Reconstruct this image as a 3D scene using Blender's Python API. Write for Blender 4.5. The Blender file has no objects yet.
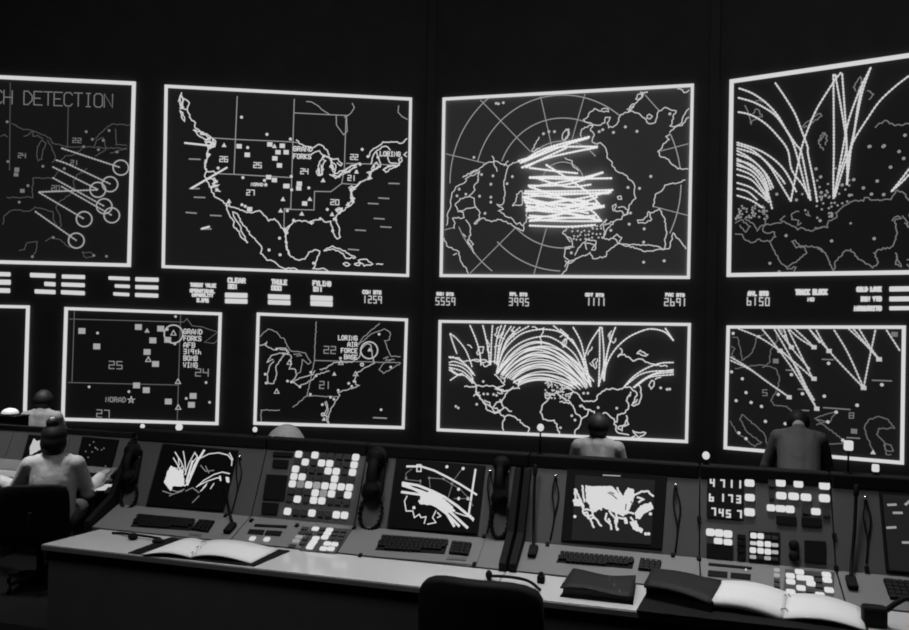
import bpy, bmesh, math, random
from mathutils import Vector as V, Matrix
rnd = random.Random(7)
S = bpy.context.scene
C = S.collection
# ------------------------------------------------------------------ camera
FPX, CX, CY = 800.0, 454.5, 315.0
PITCH, ROLL = math.radians(0.35), math.radians(1.1)
EYE = V((0, 0, 1.62))
cF = V((0, math.cos(PITCH), math.sin(PITCH))); x0 = V((1, 0, 0)); u0 = V((0, -math.sin(PITCH), math.cos(PITCH)))
cX = x0 * math.cos(ROLL) + u0 * math.sin(ROLL)
cU = -x0 * math.sin(ROLL) + u0 * math.cos(ROLL)
cam = bpy.data.cameras.new('camera'); camo = bpy.data.objects.new('camera', cam); C.objects.link(camo)
cam.sensor_width = 36; cam.lens = FPX / 909 * 36; cam.clip_end = 100; cam.clip_start = .05
camo.matrix_world = Matrix(((cX.x, cU.x, -cF.x, EYE.x), (cX.y, cU.y, -cF.y, EYE.y), (cX.z, cU.z, -cF.z, EYE.z), (0, 0, 0, 1)))
S.camera = camo
S.view_settings.view_transform = 'Standard'; S.view_settings.look = 'None'
S.view_settings.exposure = 0; S.view_settings.gamma = 1; S.view_settings.use_curve_mapping = False
S.cycles.filter_width = 1.9
# ------------------------------------------------------------------ world and lamps
w = bpy.data.worlds.new('world'); S.world = w; w.use_nodes = True
w.node_tree.nodes['Background'].inputs[0].default_value = (1, 1, 1, 1)
w.node_tree.nodes['Background'].inputs[1].default_value = 0.004
def lamp(name, loc, target, power, sx, sy, spread=120):
    l = bpy.data.lights.new(name, 'AREA'); l.shape = 'RECTANGLE'; l.size = sx; l.size_y = sy; l.energy = power
    l.spread = math.radians(spread)
    o = bpy.data.objects.new(name, l); C.objects.link(o); o.location = loc
    o.rotation_euler = (V(target) - V(loc)).to_track_quat('-Z', 'Y').to_euler()
    return o
lamp('overhead_light', (-1.1, 1.5, 4.6), (-0.9, 2.6, .8), 22, 1.4, .9, 95)
lamp('overhead_light', (0.8, 3.15, 4.5), (0.75, 2.75, .8), 17, .9, .5, 75)
lamp('overhead_light', (-3.9, 6.1, 4.4), (-3.6, 6.5, 0), 14, .6, .6, 50)
lamp('overhead_light', (-4.5, 8.0, 4.4), (-4.45, 8.6, 0), 16, .5, .5, 40)  # added to brighten the grey-shirted person at far left, no known fixture
lamp('overhead_light', (1.6, 6.5, 4.4), (1.7, 6.9, 0), 22, 1.6, .5, 50)
lamp('wall_fill', (0, 4, 8.3), (0, 4.01, 0), 85, 9, 6, 180)  # added ambient fill, not a fixture of the room; lifts the dark walls

# ------------------------------------------------------------------ materials
MATS = {}
def mat(name, col, rough=.6, noise=0, nscale=30, spec=.5, metal=0, bump=0):
    if name in MATS: return MATS[name]
    m = bpy.data.materials.new(name); m.use_nodes = True; nt = m.node_tree; b = nt.nodes['Principled BSDF']
    c = (col, col, col, 1) if not isinstance(col, tuple) else col + (1,)
    b.inputs['Base Color'].default_value = c; b.inputs['Roughness'].default_value = rough
    b.inputs['Specular IOR Level'].default_value = spec; b.inputs['Metallic'].default_value = metal
    if noise or bump:
        tc = nt.nodes.new('ShaderNodeTexCoord'); nz = nt.nodes.new('ShaderNodeTexNoise')
        nz.inputs['Scale'].default_value = nscale; nz.inputs['Detail'].default_value = 4
        nt.links.new(tc.outputs['Object'], nz.inputs['Vector'])
        if noise:
            r = nt.nodes.new('ShaderNodeMapRange'); r.inputs['To Min'].default_value = c[0] * (1 - noise); r.inputs['To Max'].default_value = c[0] * (1 + noise)
            nt.links.new(nz.outputs['Fac'], r.inputs['Value']); nt.links.new(r.outputs['Result'], b.inputs['Base Color'])
        if bump:
            bp = nt.nodes.new('ShaderNodeBump'); bp.inputs['Strength'].default_value = bump; bp.inputs['Distance'].default_value = .01
            nt.links.new(nz.outputs['Fac'], bp.inputs['Height']); nt.links.new(bp.outputs['Normal'], b.inputs['Normal'])
    MATS[name] = m; return m
def em(v, base=.02):
    k = 'glow_%g_%g' % (v, base)
    if k in MATS: return MATS[k]
    m = bpy.data.materials.new(k); m.use_nodes = True; b = m.node_tree.nodes['Principled BSDF']
    b.inputs['Base Color'].default_value = (base, base, base, 1); b.inputs['Roughness'].default_value = .6
    b.inputs['Specular IOR Level'].default_value = .1
    b.inputs['Emission Color'].default_value = (1, 1, 1, 1); b.inputs['Emission Strength'].default_value = v
    MATS[k] = m; return m
M_wall = mat('black_wall', .10, .9, .2, 3, .1)
M_floor = mat('dark_carpet', .006, .95, .4, 60, .1)
M_panel = mat('console_grey_paint', .075, .5, .10, 14, .3, bump=.02)
M_slope = mat('control_panel_grey', .145, .5, .08, 14, .3)
M_desk = mat('pale_laminate', .5, .13, .06, 5, .5)
M_lip = mat('edge_trim_grey', .09, .4, .1, 20)
M_black = mat('black_plastic', .005, .7, 0, 1, .1)
M_blackm = mat('black_matt', .006, .8, .2, 40, .15)
M_hood = mat('hood_black', .012, .8, .1, 20, .06)
M_key = mat('key_black', .005, .6, 0, 1, .15)
M_recess = mat('recess_dark', .008, .8, 0, 1, .1)
M_glass = mat('dark_screen_glass', .006, .25, 0, 1, .3)
M_front = mat('desk_front_dark', .035, .8, .2, 10, .2)
M_tray = mat('key_tray_grey', .055, .6, .1, 20, .2)
M_paper = mat('white_paper', .66, .8, .03, 20)
M_chrome = mat('chrome', .6, .2, metal=1)
M_unlit = mat('unlit_key', .035, .6, 0, 1, .2)
M_vinyl = mat('black_vinyl', .005, .7, .2, 40, .15, bump=.1)
M_vinyl2 = mat('charcoal_vinyl', .014, .65, .2, 40, .2, bump=.1)
# ------------------------------------------------------------------ mesh helpers
ORG = {}
class MB:
    def __init__(s): s.v = []; s.f = []; s.sm = []
    def add(s, vs, fs, smooth=False):
        n = len(s.v); s.v += [V(p) for p in vs]
        for f in fs: s.f.append([i + n for i in f]); s.sm.append(smooth)
    def prism(s, poly, ext):
        n = len(poly); a = [V(p) for p in poly]; b = [p + V(ext) for p in a]
        s.add(a + b, [list(range(n))[::-1], list(range(n, 2 * n))] + [[i, (i + 1) % n, n + (i + 1) % n, n + i] for i in range(n)])
        return s
    def box(s, c, ax, ay, az, hx, hy, hz):
        c = V(c); p = [c + ax * i * hx + ay * j * hy - az * hz for i, j in ((-1, -1), (1, -1), (1, 1), (-1, 1))]
        return s.prism(p, az * 2 * hz)
    def tube(s, path, r, n=8, smooth=True):
        P = [V(p) for p in path]; R = r if isinstance(r, (list, tuple)) else [r] * len(P)
        vs = []; up = None
        for i, p in enumerate(P):
            d = (P[min(i + 1, len(P) - 1)] - P[max(i - 1, 0)]).normalized()
            if up is None: up = d.orthogonal().normalized()
            up = (up - d * up.dot(d)); up = up.normalized() if up.length > 1e-6 else d.orthogonal().normalized()
            sd = d.cross(up)
            vs += [p + (up * math.cos(t) + sd * math.sin(t)) * R[i] for t in [2 * math.pi * k / n for k in range(n)]]
        fs = [[i * n + k, i * n + (k + 1) % n, (i + 1) * n + (k + 1) % n, (i + 1) * n + k] for i in range(len(P) - 1) for k in range(n)]
        fs += [list(range(n))[::-1], [(len(P) - 1) * n + k for k in range(n)]]
        s.add(vs, fs, smooth); return s
    def ball(s, c, r, ax=None, n=12, m=8):
        c = V(c); rx, ry, rz = r if isinstance(r, (tuple, list)) else (r, r, r)
        X, Y, Z = ax or (V((1, 0, 0)), V((0, 1, 0)), V((0, 0, 1)))
        vs = [c + Z * rz]
        for j in range(1, m):
            t = math.pi * j / m
            vs += [c + X * rx * math.sin(t) * math.cos(q) + Y * ry * math.sin(t) * math.sin(q) + Z * rz * math.cos(t) for q in [2 * math.pi * k / n for k in range(n)]]
        vs.append(c - Z * rz); L = len(vs) - 1
        fs = [[0, 1 + k, 1 + (k + 1) % n] for k in range(n)]
        for j in range(m - 2):
            o = 1 + j * n; fs += [[o + k, o + n + k, o + n + (k + 1) % n, o + (k + 1) % n] for k in range(n)]
        o = 1 + (m - 2) * n; fs += [[L, o + (k + 1) % n, o + k] for k in range(n)]
        s.add(vs, fs, True); return s
    def ribbon(s, P, n, w):
        P = [V(p) for p in P]; P = [P[0]] + [b for a, b in zip(P, P[1:]) if (b - a).length > 1e-5]
        if len(P) < 2: return s
        vs = []
        for i, p in enumerate(P):
            a = (p - P[i - 1]).normalized() if i else (P[1] - P[0]).normalized()
            b = (P[i + 1] - p).normalized() if i < len(P) - 1 else a
            sa = n.cross(a).normalized(); sb = n.cross(b).normalized(); m = sa + sb
            m = m.normalized() if m.length > .2 else sb
            k = min(1.6, 1 / max(.4, m.dot(sa)))
            q = p - a * w * .4 if i == 0 else (p + a * w * .4 if i == len(P) - 1 else p)
            vs += [q + m * w * .5 * k, q - m * w * .5 * k]
        s.add(vs, [[2 * i, 2 * i + 1, 2 * i + 3, 2 * i + 2] for i in range(len(P) - 1)]); return s
    def build(s, name, m, parent=None, bevel=0, origin=None):
        if not s.f: return None
        o0 = ORG.get(parent.name, V()) if parent else (V(origin) if origin is not None else V())
        me = bpy.data.meshes.new(name); me.from_pydata([p - o0 for p in s.v], [], s.f)
        me.polygons.foreach_set('use_smooth', s.sm); me.update()
        bm = bmesh.new(); bm.from_mesh(me); bmesh.ops.recalc_face_normals(bm, faces=bm.faces); bm.to_mesh(me); bm.free()
        me.materials.append(m); o = bpy.data.objects.new(name, me); C.objects.link(o)
        if parent: o.parent = parent
        else: o.location = o0
        ORG[o.name] = o0
        if bevel:
            b = o.modifiers.new('bevel', 'BEVEL'); b.width = bevel; b.segments = 2; b.limit_method = 'ANGLE'
        return o
def tag(o, label, cat, group=None):
    o['label'] = label; o['category'] = cat
    if group: o['group'] = group
    return o
def thing(name, loc, label, cat, group=None):
    o = bpy.data.objects.new(name, None); C.objects.link(o); o.location = loc; o.empty_display_size = .1
    ORG[o.name] = V(loc); return tag(o, label, cat, group)
def struct(name, mb, m):
    o = mb.build(name, m); o['kind'] = 'structure'; return o
def ray(px, py): return (cX * (px - CX) / FPX + cU * (CY - py) / FPX + cF)
class Plane:
    def __init__(s, P, n): s.P = V(P); s.n = V(n).normalized()
    def at(s, px, py, h=0):
        d = ray(px, py); t = (s.P + s.n * h - EYE).dot(s.n) / d.dot(s.n); return EYE + d * t
    def moved(s, off): return Plane(s.P + off, s.n)
Z = V((0, 0, 1))
# pixel views of the photograph used when measuring: origin and magnification
VW = dict(U1=(160, 80, 6.992), U2=(285, 85, 6.992), U3=(160, 160, 5.246), U4=(285, 165, 5.246), P1=(435, 80, 6.296), P2=(565, 80, 6.296),
          P3=(435, 180, 6.0), P4=(565, 180, 6.0), Q=(500, 120, 4.5), D1=(0, 75, 6.3), D2=(0, 165, 5.728), E1=(725, 50, 6.3), E2=(815, 40, 5.723),
          E3=(725, 140, 4.34), E4=(815, 140, 4.34), W1=(435, 315, 5.037), W2=(560, 315, 4.667), R1=(720, 320, 4.34), R2=(810, 320, 4.2),
          L1=(250, 310, 5.25), L2=(320, 310, 5.044), N=(60, 300, 4.847), S1=(180, 270, 11.36), S2=(260, 265, 6.493), S3=(725, 280, 4.94),
          V=(430, 285, 3.367), K=(0, 265, 4.784), A1=(100, 425, 6.06), A2=(100, 490, 6.06), A3=(230, 430, 6.06), A4=(230, 500, 6.06),
          B1=(355, 440, 6.06), B2=(355, 520, 5.727), C1=(510, 410, 3.147), CM=(558, 465, 7.41), C8=(480, 520, 5.727), F1=(690, 460, 7.873),
          F2=(770, 460, 6.302), F3=(690, 530, 7.873), F4=(770, 530, 6.302), O=(0, 380, 6.3), X=(0, 0, 1))
def pts(s):
    """'U1 3,4 5,6 U2 7,8' -> photograph pixels"""
    out = []; v = VW['X']
    for t in s.split():
        if t in VW: v = VW[t]
        else:
            a, b = t.split(','); out.append((v[0] + float(a) / v[2], v[1] + float(b) / v[2]))
    return out
def lines(s):
    res = []; cur = 'X'
    for q in s.split(';'):
        q = q.strip()
        if not q: continue
        t = q.split()
        if t[0] in VW: res.append(pts(q)); 
        else: res.append(pts(cur + ' ' + q))
        for k in t:
            if k in VW: cur = k if k == t[0] else cur
    return res
GL = {'A': '00 04 26 44 40|02 42', 'B': '00 06 36 45 44 33 03|33 42 41 30 00', 'C': '45 36 16 05 01 10 30 41', 'D': '00 06 26 44 42 20 00',
      'E': '46 06 00 40|03 33', 'F': '46 06 00|03 33', 'G': '45 36 16 05 01 10 30 41 43 23', 'H': '00 06|40 46|03 43', 'I': '16 36|26 20|10 30',
      'K': '00 06|46 03 40', 'L': '06 00 40', 'M': '00 06 23 46 40', 'N': '00 06 40 46', 'O': '10 01 05 16 36 45 41 30 10', 'P': '00 06 36 45 44 33 03',
      'R': '00 06 36 45 44 33 03|23 40', 'S': '45 36 16 05 04 13 33 42 41 30 10 01', 'T': '06 46|26 20', 'U': '06 01 10 30 41 46', 'V': '06 20 46',
      'W': '06 10 23 30 46', 'Y': '06 23 46|23 20', 'Z': '06 46 00 40', 't': '25 20 30|14 34', 'h': '06 00|03 33 40', '.': '20 21',
      '0': '00 06 46 40 00', '1': '20 26', '2': '06 46 43 03 00 40', '3': '06 46 40 00|03 43', '4': '06 03 43|46 40', '5': '46 06 03 43 40 00',
      '6': '46 06 00 40 43 03', 'b': '06 00 40 43 03', '7': '06 46 40', '8': '00 06 46 40 00|03 43', '9': '43 03 06 46 40', ' ': ''}
UPX = (math.sin(ROLL), -math.cos(ROLL))
def text(mb, pl, view, s, x0, y0, x1, y1, h, w, off=.006, fill=.66):
    w = w * (.82 if off > .01 else .62) if w > .012 else w
    ox, oy, k = VW[view]; ax, ay = ox + x0 / k, oy + y0 / k; bx, by = ox + x1 / k, oy + y1 / k; h /= k
    n = len(s); pitch = 1 / (n - 1 + fill)
    for i, ch in enumerate(s):
        for st in GL[ch].split('|'):
            P = []
            for t in st.split():
                f = (i + fill * int(t[0]) / 4) * pitch; g = int(t[1]) / 6 * h
                P.append(pl.at(ax + (bx - ax) * f + UPX[0] * g, ay + (by - ay) * f + UPX[1] * g, off))
            if len(P) > 1: mb.ribbon(P, pl.n, w)
def rough(P, amp, step=1.9):
    if not amp: return P
    out = [P[0]]
    for a, b in zip(P, P[1:]):
        L = math.dist(a, b); n = max(1, int(L / step)) if L < 40 else 1
        for k in range(1, n):
            t = k / n; g = rnd.uniform(-amp, amp) * 1.4
            out.append((a[0] + (b[0] - a[0]) * t - (b[1] - a[1]) / L * g, a[1] + (b[1] - a[1]) * t + (b[0] - a[0]) / L * g))
        out.append(b)
    return out
WALLK = .62
def rib(mb, pl, s, w, off=.005, amp=0):
    k = WALLK if pl in (WL, WC, WR) else .72
    for P in lines(s): mb.ribbon([pl.at(x, y, off) for x, y in rough(P, amp)], pl.n, w * k)
def smooth_path(P, n=5):
    if len(P) < 3: return P
    out = []
    for i in range(len(P) - 1):
        p0, p1, p2, p3 = P[max(i - 1, 0)], P[i], P[i + 1], P[min(i + 2, len(P) - 1)]
        for k in range(n):
            t = k / n
            out.append(p1 * .0 + .5 * ((2 * p1) + (p2 - p0) * t + (2 * p0 - 5 * p1 + 4 * p2 - p3) * t * t + (3 * p1 - p0 - 3 * p2 + p3) * t ** 3))
    return out + [P[-1]]
def tracks(mb, pl, s, r, off=.03):
    for P in lines(s):
        P = smooth_path([pl.at(x, y, off) for x, y in P]); Q = [P[0]]
        for a, b in zip(P, P[1:]):
            n = max(1, round((b - a).length / .021)); Q += [a + (b - a) * ((k + 1) / n) for k in range(n)]
        mb.tube(Q, [r * (1.25 if k % 2 else .55) for k in range(len(Q))], 6)
def marks(mb, pl, s, kind, size, off=.006):
    H = pl.n.cross(Z).normalized() * -1; U = pl.n.cross(H).normalized()
    if U.z < 0: U = -U
    for x, y in pts(s):
        c = pl.at(x, y, off)
        if kind == 'sq': mb.add([c + H * size * i + U * size * .85 * j for i, j in ((-1, -1), (1, -1), (1, 1), (-1, 1))], [[0, 1, 2, 3]])
        elif kind == 'tri': mb.add([c + U * size, c - U * size * .8 - H * size, c - U * size * .8 + H * size], [[0, 1, 2]])
        elif kind == 'otri':
            q = [c + U * size, c - U * size * .8 - H * size, c - U * size * .8 + H * size, c + U * size]; mb.ribbon(q, pl.n, size * .35)
        elif kind == 'ring':
            mb.ribbon([c + (H * math.cos(t) + U * math.sin(t)) * size for t in [k * math.pi / 16 for k in range(33)]], pl.n, .018)
        elif kind == 'star':
            mb.ribbon([c + (H * math.sin(k * math.pi * .8) + U * math.cos(k * math.pi * .8)) * size for k in range(6)], pl.n, size * .22)
        else: mb.add([c + (H * math.cos(t) + U * math.sin(t)) * size for t in [k * math.pi / 4 for k in range(8)]], [list(range(8))])
# ------------------------------------------------------------------ setting
LC = V((-.40, 11.70, 0)); CR = V((3.40, 10.605, 0))
dL = V((1, .0986, 0)).normalized(); dC = (CR - LC).normalized(); dR = V((1, -.669, 0)).normalized()
def nrm(d): return V((d.y, -d.x, 0))            # towards the room
WL = Plane(LC, nrm(dL)); WC = Plane(LC, nrm(dC)); WR = Plane(CR, nrm(dR))
FL2 = -.6; TOP = 8.5
LEFT_END = LC - dL * 9.6; RIGHT_END = CR + dR * 5.2
def wall(name, a, b, n):
    struct(name, MB().prism([a + Z * FL2, b + Z * FL2, b - n * .2 + Z * FL2, a - n * .2 + Z * FL2], Z * (TOP - FL2)), M_wall)
wall('wall_front_left', LEFT_END, LC, WL.n); wall('wall_front', LC, CR, WC.n); wall('wall_front_right', CR, RIGHT_END, WR.n)
BY = -3.2
wall('wall_left', V((LEFT_END.x, BY, 0)), V((LEFT_END.x, LEFT_END.y, 0)), V((1, 0, 0)))
wall('wall_right', V((RIGHT_END.x, RIGHT_END.y, 0)), V((RIGHT_END.x, BY, 0)), V((-1, 0, 0)))
wall('wall_back', V((RIGHT_END.x, BY, 0)), V((LEFT_END.x, BY, 0)), V((0, 1, 0)))
foot = [V((LEFT_END.x, BY, 0)), V((RIGHT_END.x, BY, 0)), RIGHT_END, CR, LC, LEFT_END]
struct('ceiling', MB().prism([p + Z * TOP for p in foot], Z * .15), M_wall)
struct('floor', MB().prism([p + Z * (FL2 - .15) for p in foot], Z * .15), M_floor)
for i, (p, n) in enumerate(((LC, (WL.n + WC.n).normalized()), (CR, (WC.n + WR.n).normalized()))):
    sd = V((-n.y, n.x, 0))
    struct('trim_%d' % (i + 1), MB().box(p + n * .02 + Z * 3, sd, n, Z, .06, .03, 3.55), M_wall)
# ------------------------------------------------------------------ console row geometry
TH = math.radians(15.3); A = V((math.cos(TH), -math.sin(TH), 0)); D = V((math.sin(TH), math.cos(TH), 0))
zD = .74
deskP = Plane((0, 0, zD), Z)
O1 = deskP.at(407, 585)                                   # on the front edge
vD = (deskP.at(407, 561) - O1).dot(D)
f2 = math.radians(20.4); f3 = math.radians(65.3)
T2 = D * math.cos(f2) + Z * math.sin(f2); N2 = -D * math.sin(f2) + Z * math.cos(f2)
T3 = D * math.cos(f3) + Z * math.sin(f3); N3 = -D * math.sin(f3) + Z * math.cos(f3)
slopeP = Plane(O1 + D * vD, N2)
q = slopeP.at(407, 531.6); L2 = (q - O1 - D * vD).dot(T2); v2 = vD + L2 * math.cos(f2); z2 = zD + L2 * math.sin(f2)
upP = Plane(O1 + D * v2 + Z * (z2 - zD), N3)
q = upP.at(407, 459); L3 = (q - upP.P).dot(T3); v3 = v2 + L3 * math.cos(f3); z3 = z2 + L3 * math.sin(f3)
HOODH = .050; HOODD = .055; OVER = .004
def loc(u, v, z, off=V((0, 0, 0))): return O1 + A * u + D * v + Z * (z - zD) + off
def U(p): return (p - O1).dot(A)
class Row:
    def __init__(s, off): s.off = off; s.desk = deskP.moved(off); s.slope = slopeP.moved(off); s.up = upP.moved(off); s.fz = off.z
    def L(s, u, v, z): return loc(u, v, z, s.off)
    def u(s, p): return (p - O1 - s.off).dot(A)
R1 = Row(V((0, 0, 0)))
hp = Plane((0, 0, z3 + FL2), Z).at(100, 436.5)
off2 = hp - loc(0, v3, z3); 
t2 = Row(off2 - A * off2.dot(A))
ua = t2.u(t2.up.at(82.5, 436.5)); ub = R1.u(R1.up.at(163, 443))
R2row = Row(t2.off + A * (ua - ub))
off2 = R2row.off
# raised floor under the near row
ul = R1.u(R1.slope.at(116, 508.5))
pf = [loc(-6, -8, 0), loc(8, -8, 0), loc(8, v3 + .75, 0), loc(-6, v3 + .75, 0)]
bk = [V((LEFT_END.x, BY, FL2)), V((RIGHT_END.x, BY, FL2)), V((RIGHT_END.x, (loc(0, v3 + .36, 0) + A * (RIGHT_END.x - loc(0, v3 + .36, 0).x) / A.x).y, FL2)),
      V((LEFT_END.x, (loc(0, v3 + .36, 0) + A * (LEFT_END.x - loc(0, v3 + .36, 0).x) / A.x).y, FL2))]
struct('floor_raised', MB().prism(bk, Z * -FL2), M_floor)
# ------------------------------------------------------------------ wall displays
def display(name, label, pl, corners, bw, panel=.0068, glow=.66, alb=.06):
    """corners TL TR BR BL in photograph pixels"""
    P = [pl.at(*c) if isinstance(c, tuple) else c for c in corners]
    c = sum(P, V()) / 4
    t = thing(name, P[3] * .5 + P[2] * .5, label, 'screen', 'map screens on the wall')
    pm = MB().prism([p - pl.n * .0 for p in P], pl.n * .002)
    pn = None
    if not pn:
        pn = em(panel, alb); pn.name = 'display_panel_%g' % panel
    pm.build('screen_panel', pn, t)
    I = []
    for i in range(4):
        a = (P[(i + 1) % 4] - P[i]).normalized(); b = (P[(i - 1) % 4] - P[i]).normalized(); s = a.cross(b).length
        I.append(P[i] + a * bw / s + b * bw / s)
    fm = MB()
    for i in range(4):
        j = (i + 1) % 4; fm.prism([P[i], P[j], I[j], I[i]], pl.n * .025)
    fm.build('lit_border', em(glow), t)
    return t
def layer(t, name, v, fn):
    mb = MB(); fn(mb); return mb.build(name, em(v), t)
Wd = (WL.at(412, 98) - WL.at(165, 85)).length
# --- launch detection screen (left edge)
tr, br = WL.at(136, 82), WL.at(131, 267)
t = display('wall_screen', 'large wall screen at far left reading DETECTION with seven ringed strike points', WL, [tr - dL * Wd, (136, 82), (131, 267), br - dL * Wd], .048, .0055)
def f(m):
    pitch = 62.5; sl = 20 / 568
    x = 145 - 7 * pitch; text(m, WL, 'D1', 'LAUNCH DETECTION', x, 185 + sl * (x - 145), 708, 205, 84, .022, fill=.82)
layer(t, 'caption_text', .17, f)
def f(m):
    rib(m, WL, 'D1 430,195 425,455;420,455 590,455 800,465;590,455 610,410 650,395 665,450 668,470 600,510;600,400 660,340 700,310 815,315;380,540 410,510 460,505 525,455;75,305 130,335 200,350 260,375 310,395 330,430 425,450;150,385 180,375 210,350 205,385 240,380 270,405;235,450 230,500 240,540 265,530 270,470 290,430 265,410 235,450;300,410 325,450 340,490 350,520 330,550;5,385 30,375 45,390;725,340 730,440 800,445;695,490 740,480 800,465;65,50 60,600', .018, .005, .5)
    rib(m, WL, 'D2 190,185 40,185;185,185 188,75 300,75 330,40;15,340 25,290 65,262 105,258 165,265 200,240 240,250 280,265 300,265 310,320 335,360 350,350 345,300 320,245 340,210 405,165 430,130 420,90 450,50 500,20;260,435 305,415 350,430 400,475;110,490 140,485 155,445 215,440 205,500 190,520;470,500 520,500 545,520 490,530 470,500', .018, .005, .5)
layer(t, 'map_outline', .075, f)
def f(m):
    marks(m, WL, 'D1 45,295 687,350 582,405 543,357 527,452 650,412 50,545 270,575 737,485 620,470 405,590 D2 305,415 185,525 537,518 610,523 110,213 160,118', 'dot', .02)
    marks(m, WL, 'D1 105,600 D2 97,25 92,55 128,148', 'sq', .03)
    for a in (('22', 'D1', 458, 425, 510, 427), ('21', 'D1', 445, 565, 492, 567), ('24', 'D1', 115, 520, 160, 522), ('20', 'D2', 295, 145, 340, 147)):
        text(m, WL, a[1], a[0], *a[2:], 28, .018)
layer(t, 'marker_layer', .17, f)
layer(t, 'strike_track', .36, lambda m: tracks(m, WL, 'D1 385,460 755,582;D1 350,535 D2 400,0 630,108;D2 300,10 560,140;220,155 560,142;220,155 480,308;200,265 437,432;350,122 640,288;300,72 597,236', .010, .015))
layer(t, 'target_ring', .36, lambda m: marks(m, WL, 'D2 692,15 630,110 560,142 597,236 640,288 482,310 437,433', 'ring', .105, .03))
# --- map of the states
t = display('wall_screen', 'large wall screen mapping the United States with square and triangular base markers', WL, [(165, 85), (412, 98), (409, 277), (162, 268)], .040)
layer(t, 'grid_line', .3, lambda m: rib(m, WL, 'U1 540,115 U3 388,72;U1 370,405 524,415 909,432 U2 90,403;U3 310,72 388,75 682,92;U2 65,100 U4 30,230;U4 0,232 152,236 155,138 240,140 298,97 375,103;U2 427,215 415,580 U4 298,97;U2 65,195 300,207 440,213;150,115 185,118 235,148 255,170 310,205;470,128 485,158 462,195 440,213 415,225;358,215 360,280 410,348 435,325 430,215;795,145 790,190 820,222 855,240;427,548 590,552 780,560;U3 650,372 652,255 682,255', .02))
layer(t, 'map_outline', .62, lambda m: rib(m, WL, 'U1 140,110 165,140 145,170 165,190 140,200;150,90 130,150;320,440 345,425 365,450 345,470 370,470 385,440;330,510 350,520 335,540;U3 255,100 285,95 300,115 275,125 305,135 270,145;290,150 315,165;345,240 360,215 365,235;U1 150,95 140,120 145,190 190,205 205,160 165,130;150,110 160,150 150,200;140,215 150,260 172,290 160,230 140,215;190,205 215,270 248,300 245,335 300,365 350,395 390,430 380,460 350,480 330,460 315,430 340,410;235,350 265,385 310,415 340,405 280,360 235,350;335,460 330,540 315,590 320,629;U3 238,0 235,40 245,58 233,85 255,120 270,160 290,195 330,215 352,240 420,262 455,275 490,275 520,265 545,290 570,320 600,308 625,335 650,370 665,388;352,240 350,258 365,290 390,325 385,345 415,375 425,405 460,435 440,395 410,330 385,290 382,272 402,280 430,330 468,375 470,390 525,445 535,465 528,490 560,525 590,530 630,560 665,572;682,345 668,370 658,400 665,470 680,500;275,100 300,110 280,130 310,130 265,140;245,60 280,58 300,70;'
    'U4 335,120 350,110 370,125 350,140 345,160 365,175 345,190 335,205;265,235 280,225 300,235 280,248;255,290 262,275 270,290;430,40 450,35 445,60;320,20 345,5 375,0;250,50 275,60 300,40 320,40;40,290 55,300 45,285;125,300 140,310 150,300;U4 0,330 5,385 10,440 30,480 65,497 105,493 125,457 165,445 182,452 160,515 145,545 205,543 230,560;0,545 40,540 65,550;0,375 10,330 45,295 100,292 135,305 150,290 185,282 215,300 240,295 250,340 262,375 275,388 290,378 285,330 268,290 270,265 330,220 360,195 350,150 345,125 375,112 395,90 440,75 455,70 440,45 470,20 500,10;530,35 515,25 540,10 600,0;205,450 220,437 250,425 285,438 370,485 320,490 305,465 250,440 205,450;385,500 430,495 460,520 440,525 415,530 385,500;305,518 325,512 340,522 320,530 305,518;365,518 395,515 390,527 365,522;480,520 512,520;165,30 175,55 195,50 190,0;235,50 265,70 310,45 375,10;240,10 265,45 300,30;270,240 285,235 300,240 280,250 270,240;'
    'U2 590,610 660,570 640,540 605,590;580,500 610,455 650,430 685,398 770,398 800,408 830,400 852,375;600,550 610,510 640,460 690,430 720,435 735,455;640,470 660,530 668,565 600,605;720,500 730,540 800,555;800,545 795,520 815,505 818,530 800,548;690,590 720,565 800,560 745,585 705,610 690,590;850,470 832,488 850,500;80,385 100,410 150,430 190,440 235,415 270,430 300,465 310,490;180,490 220,465 240,460 265,490 310,505 325,540 355,560 350,600 345,629;240,550 230,600 240,629 262,620 265,560 285,530 260,510 240,550;325,515 370,515 400,550 390,565 365,545;400,605 440,580 480,560 525,545;410,600 450,610 490,570', .026, .005, .55))
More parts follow.
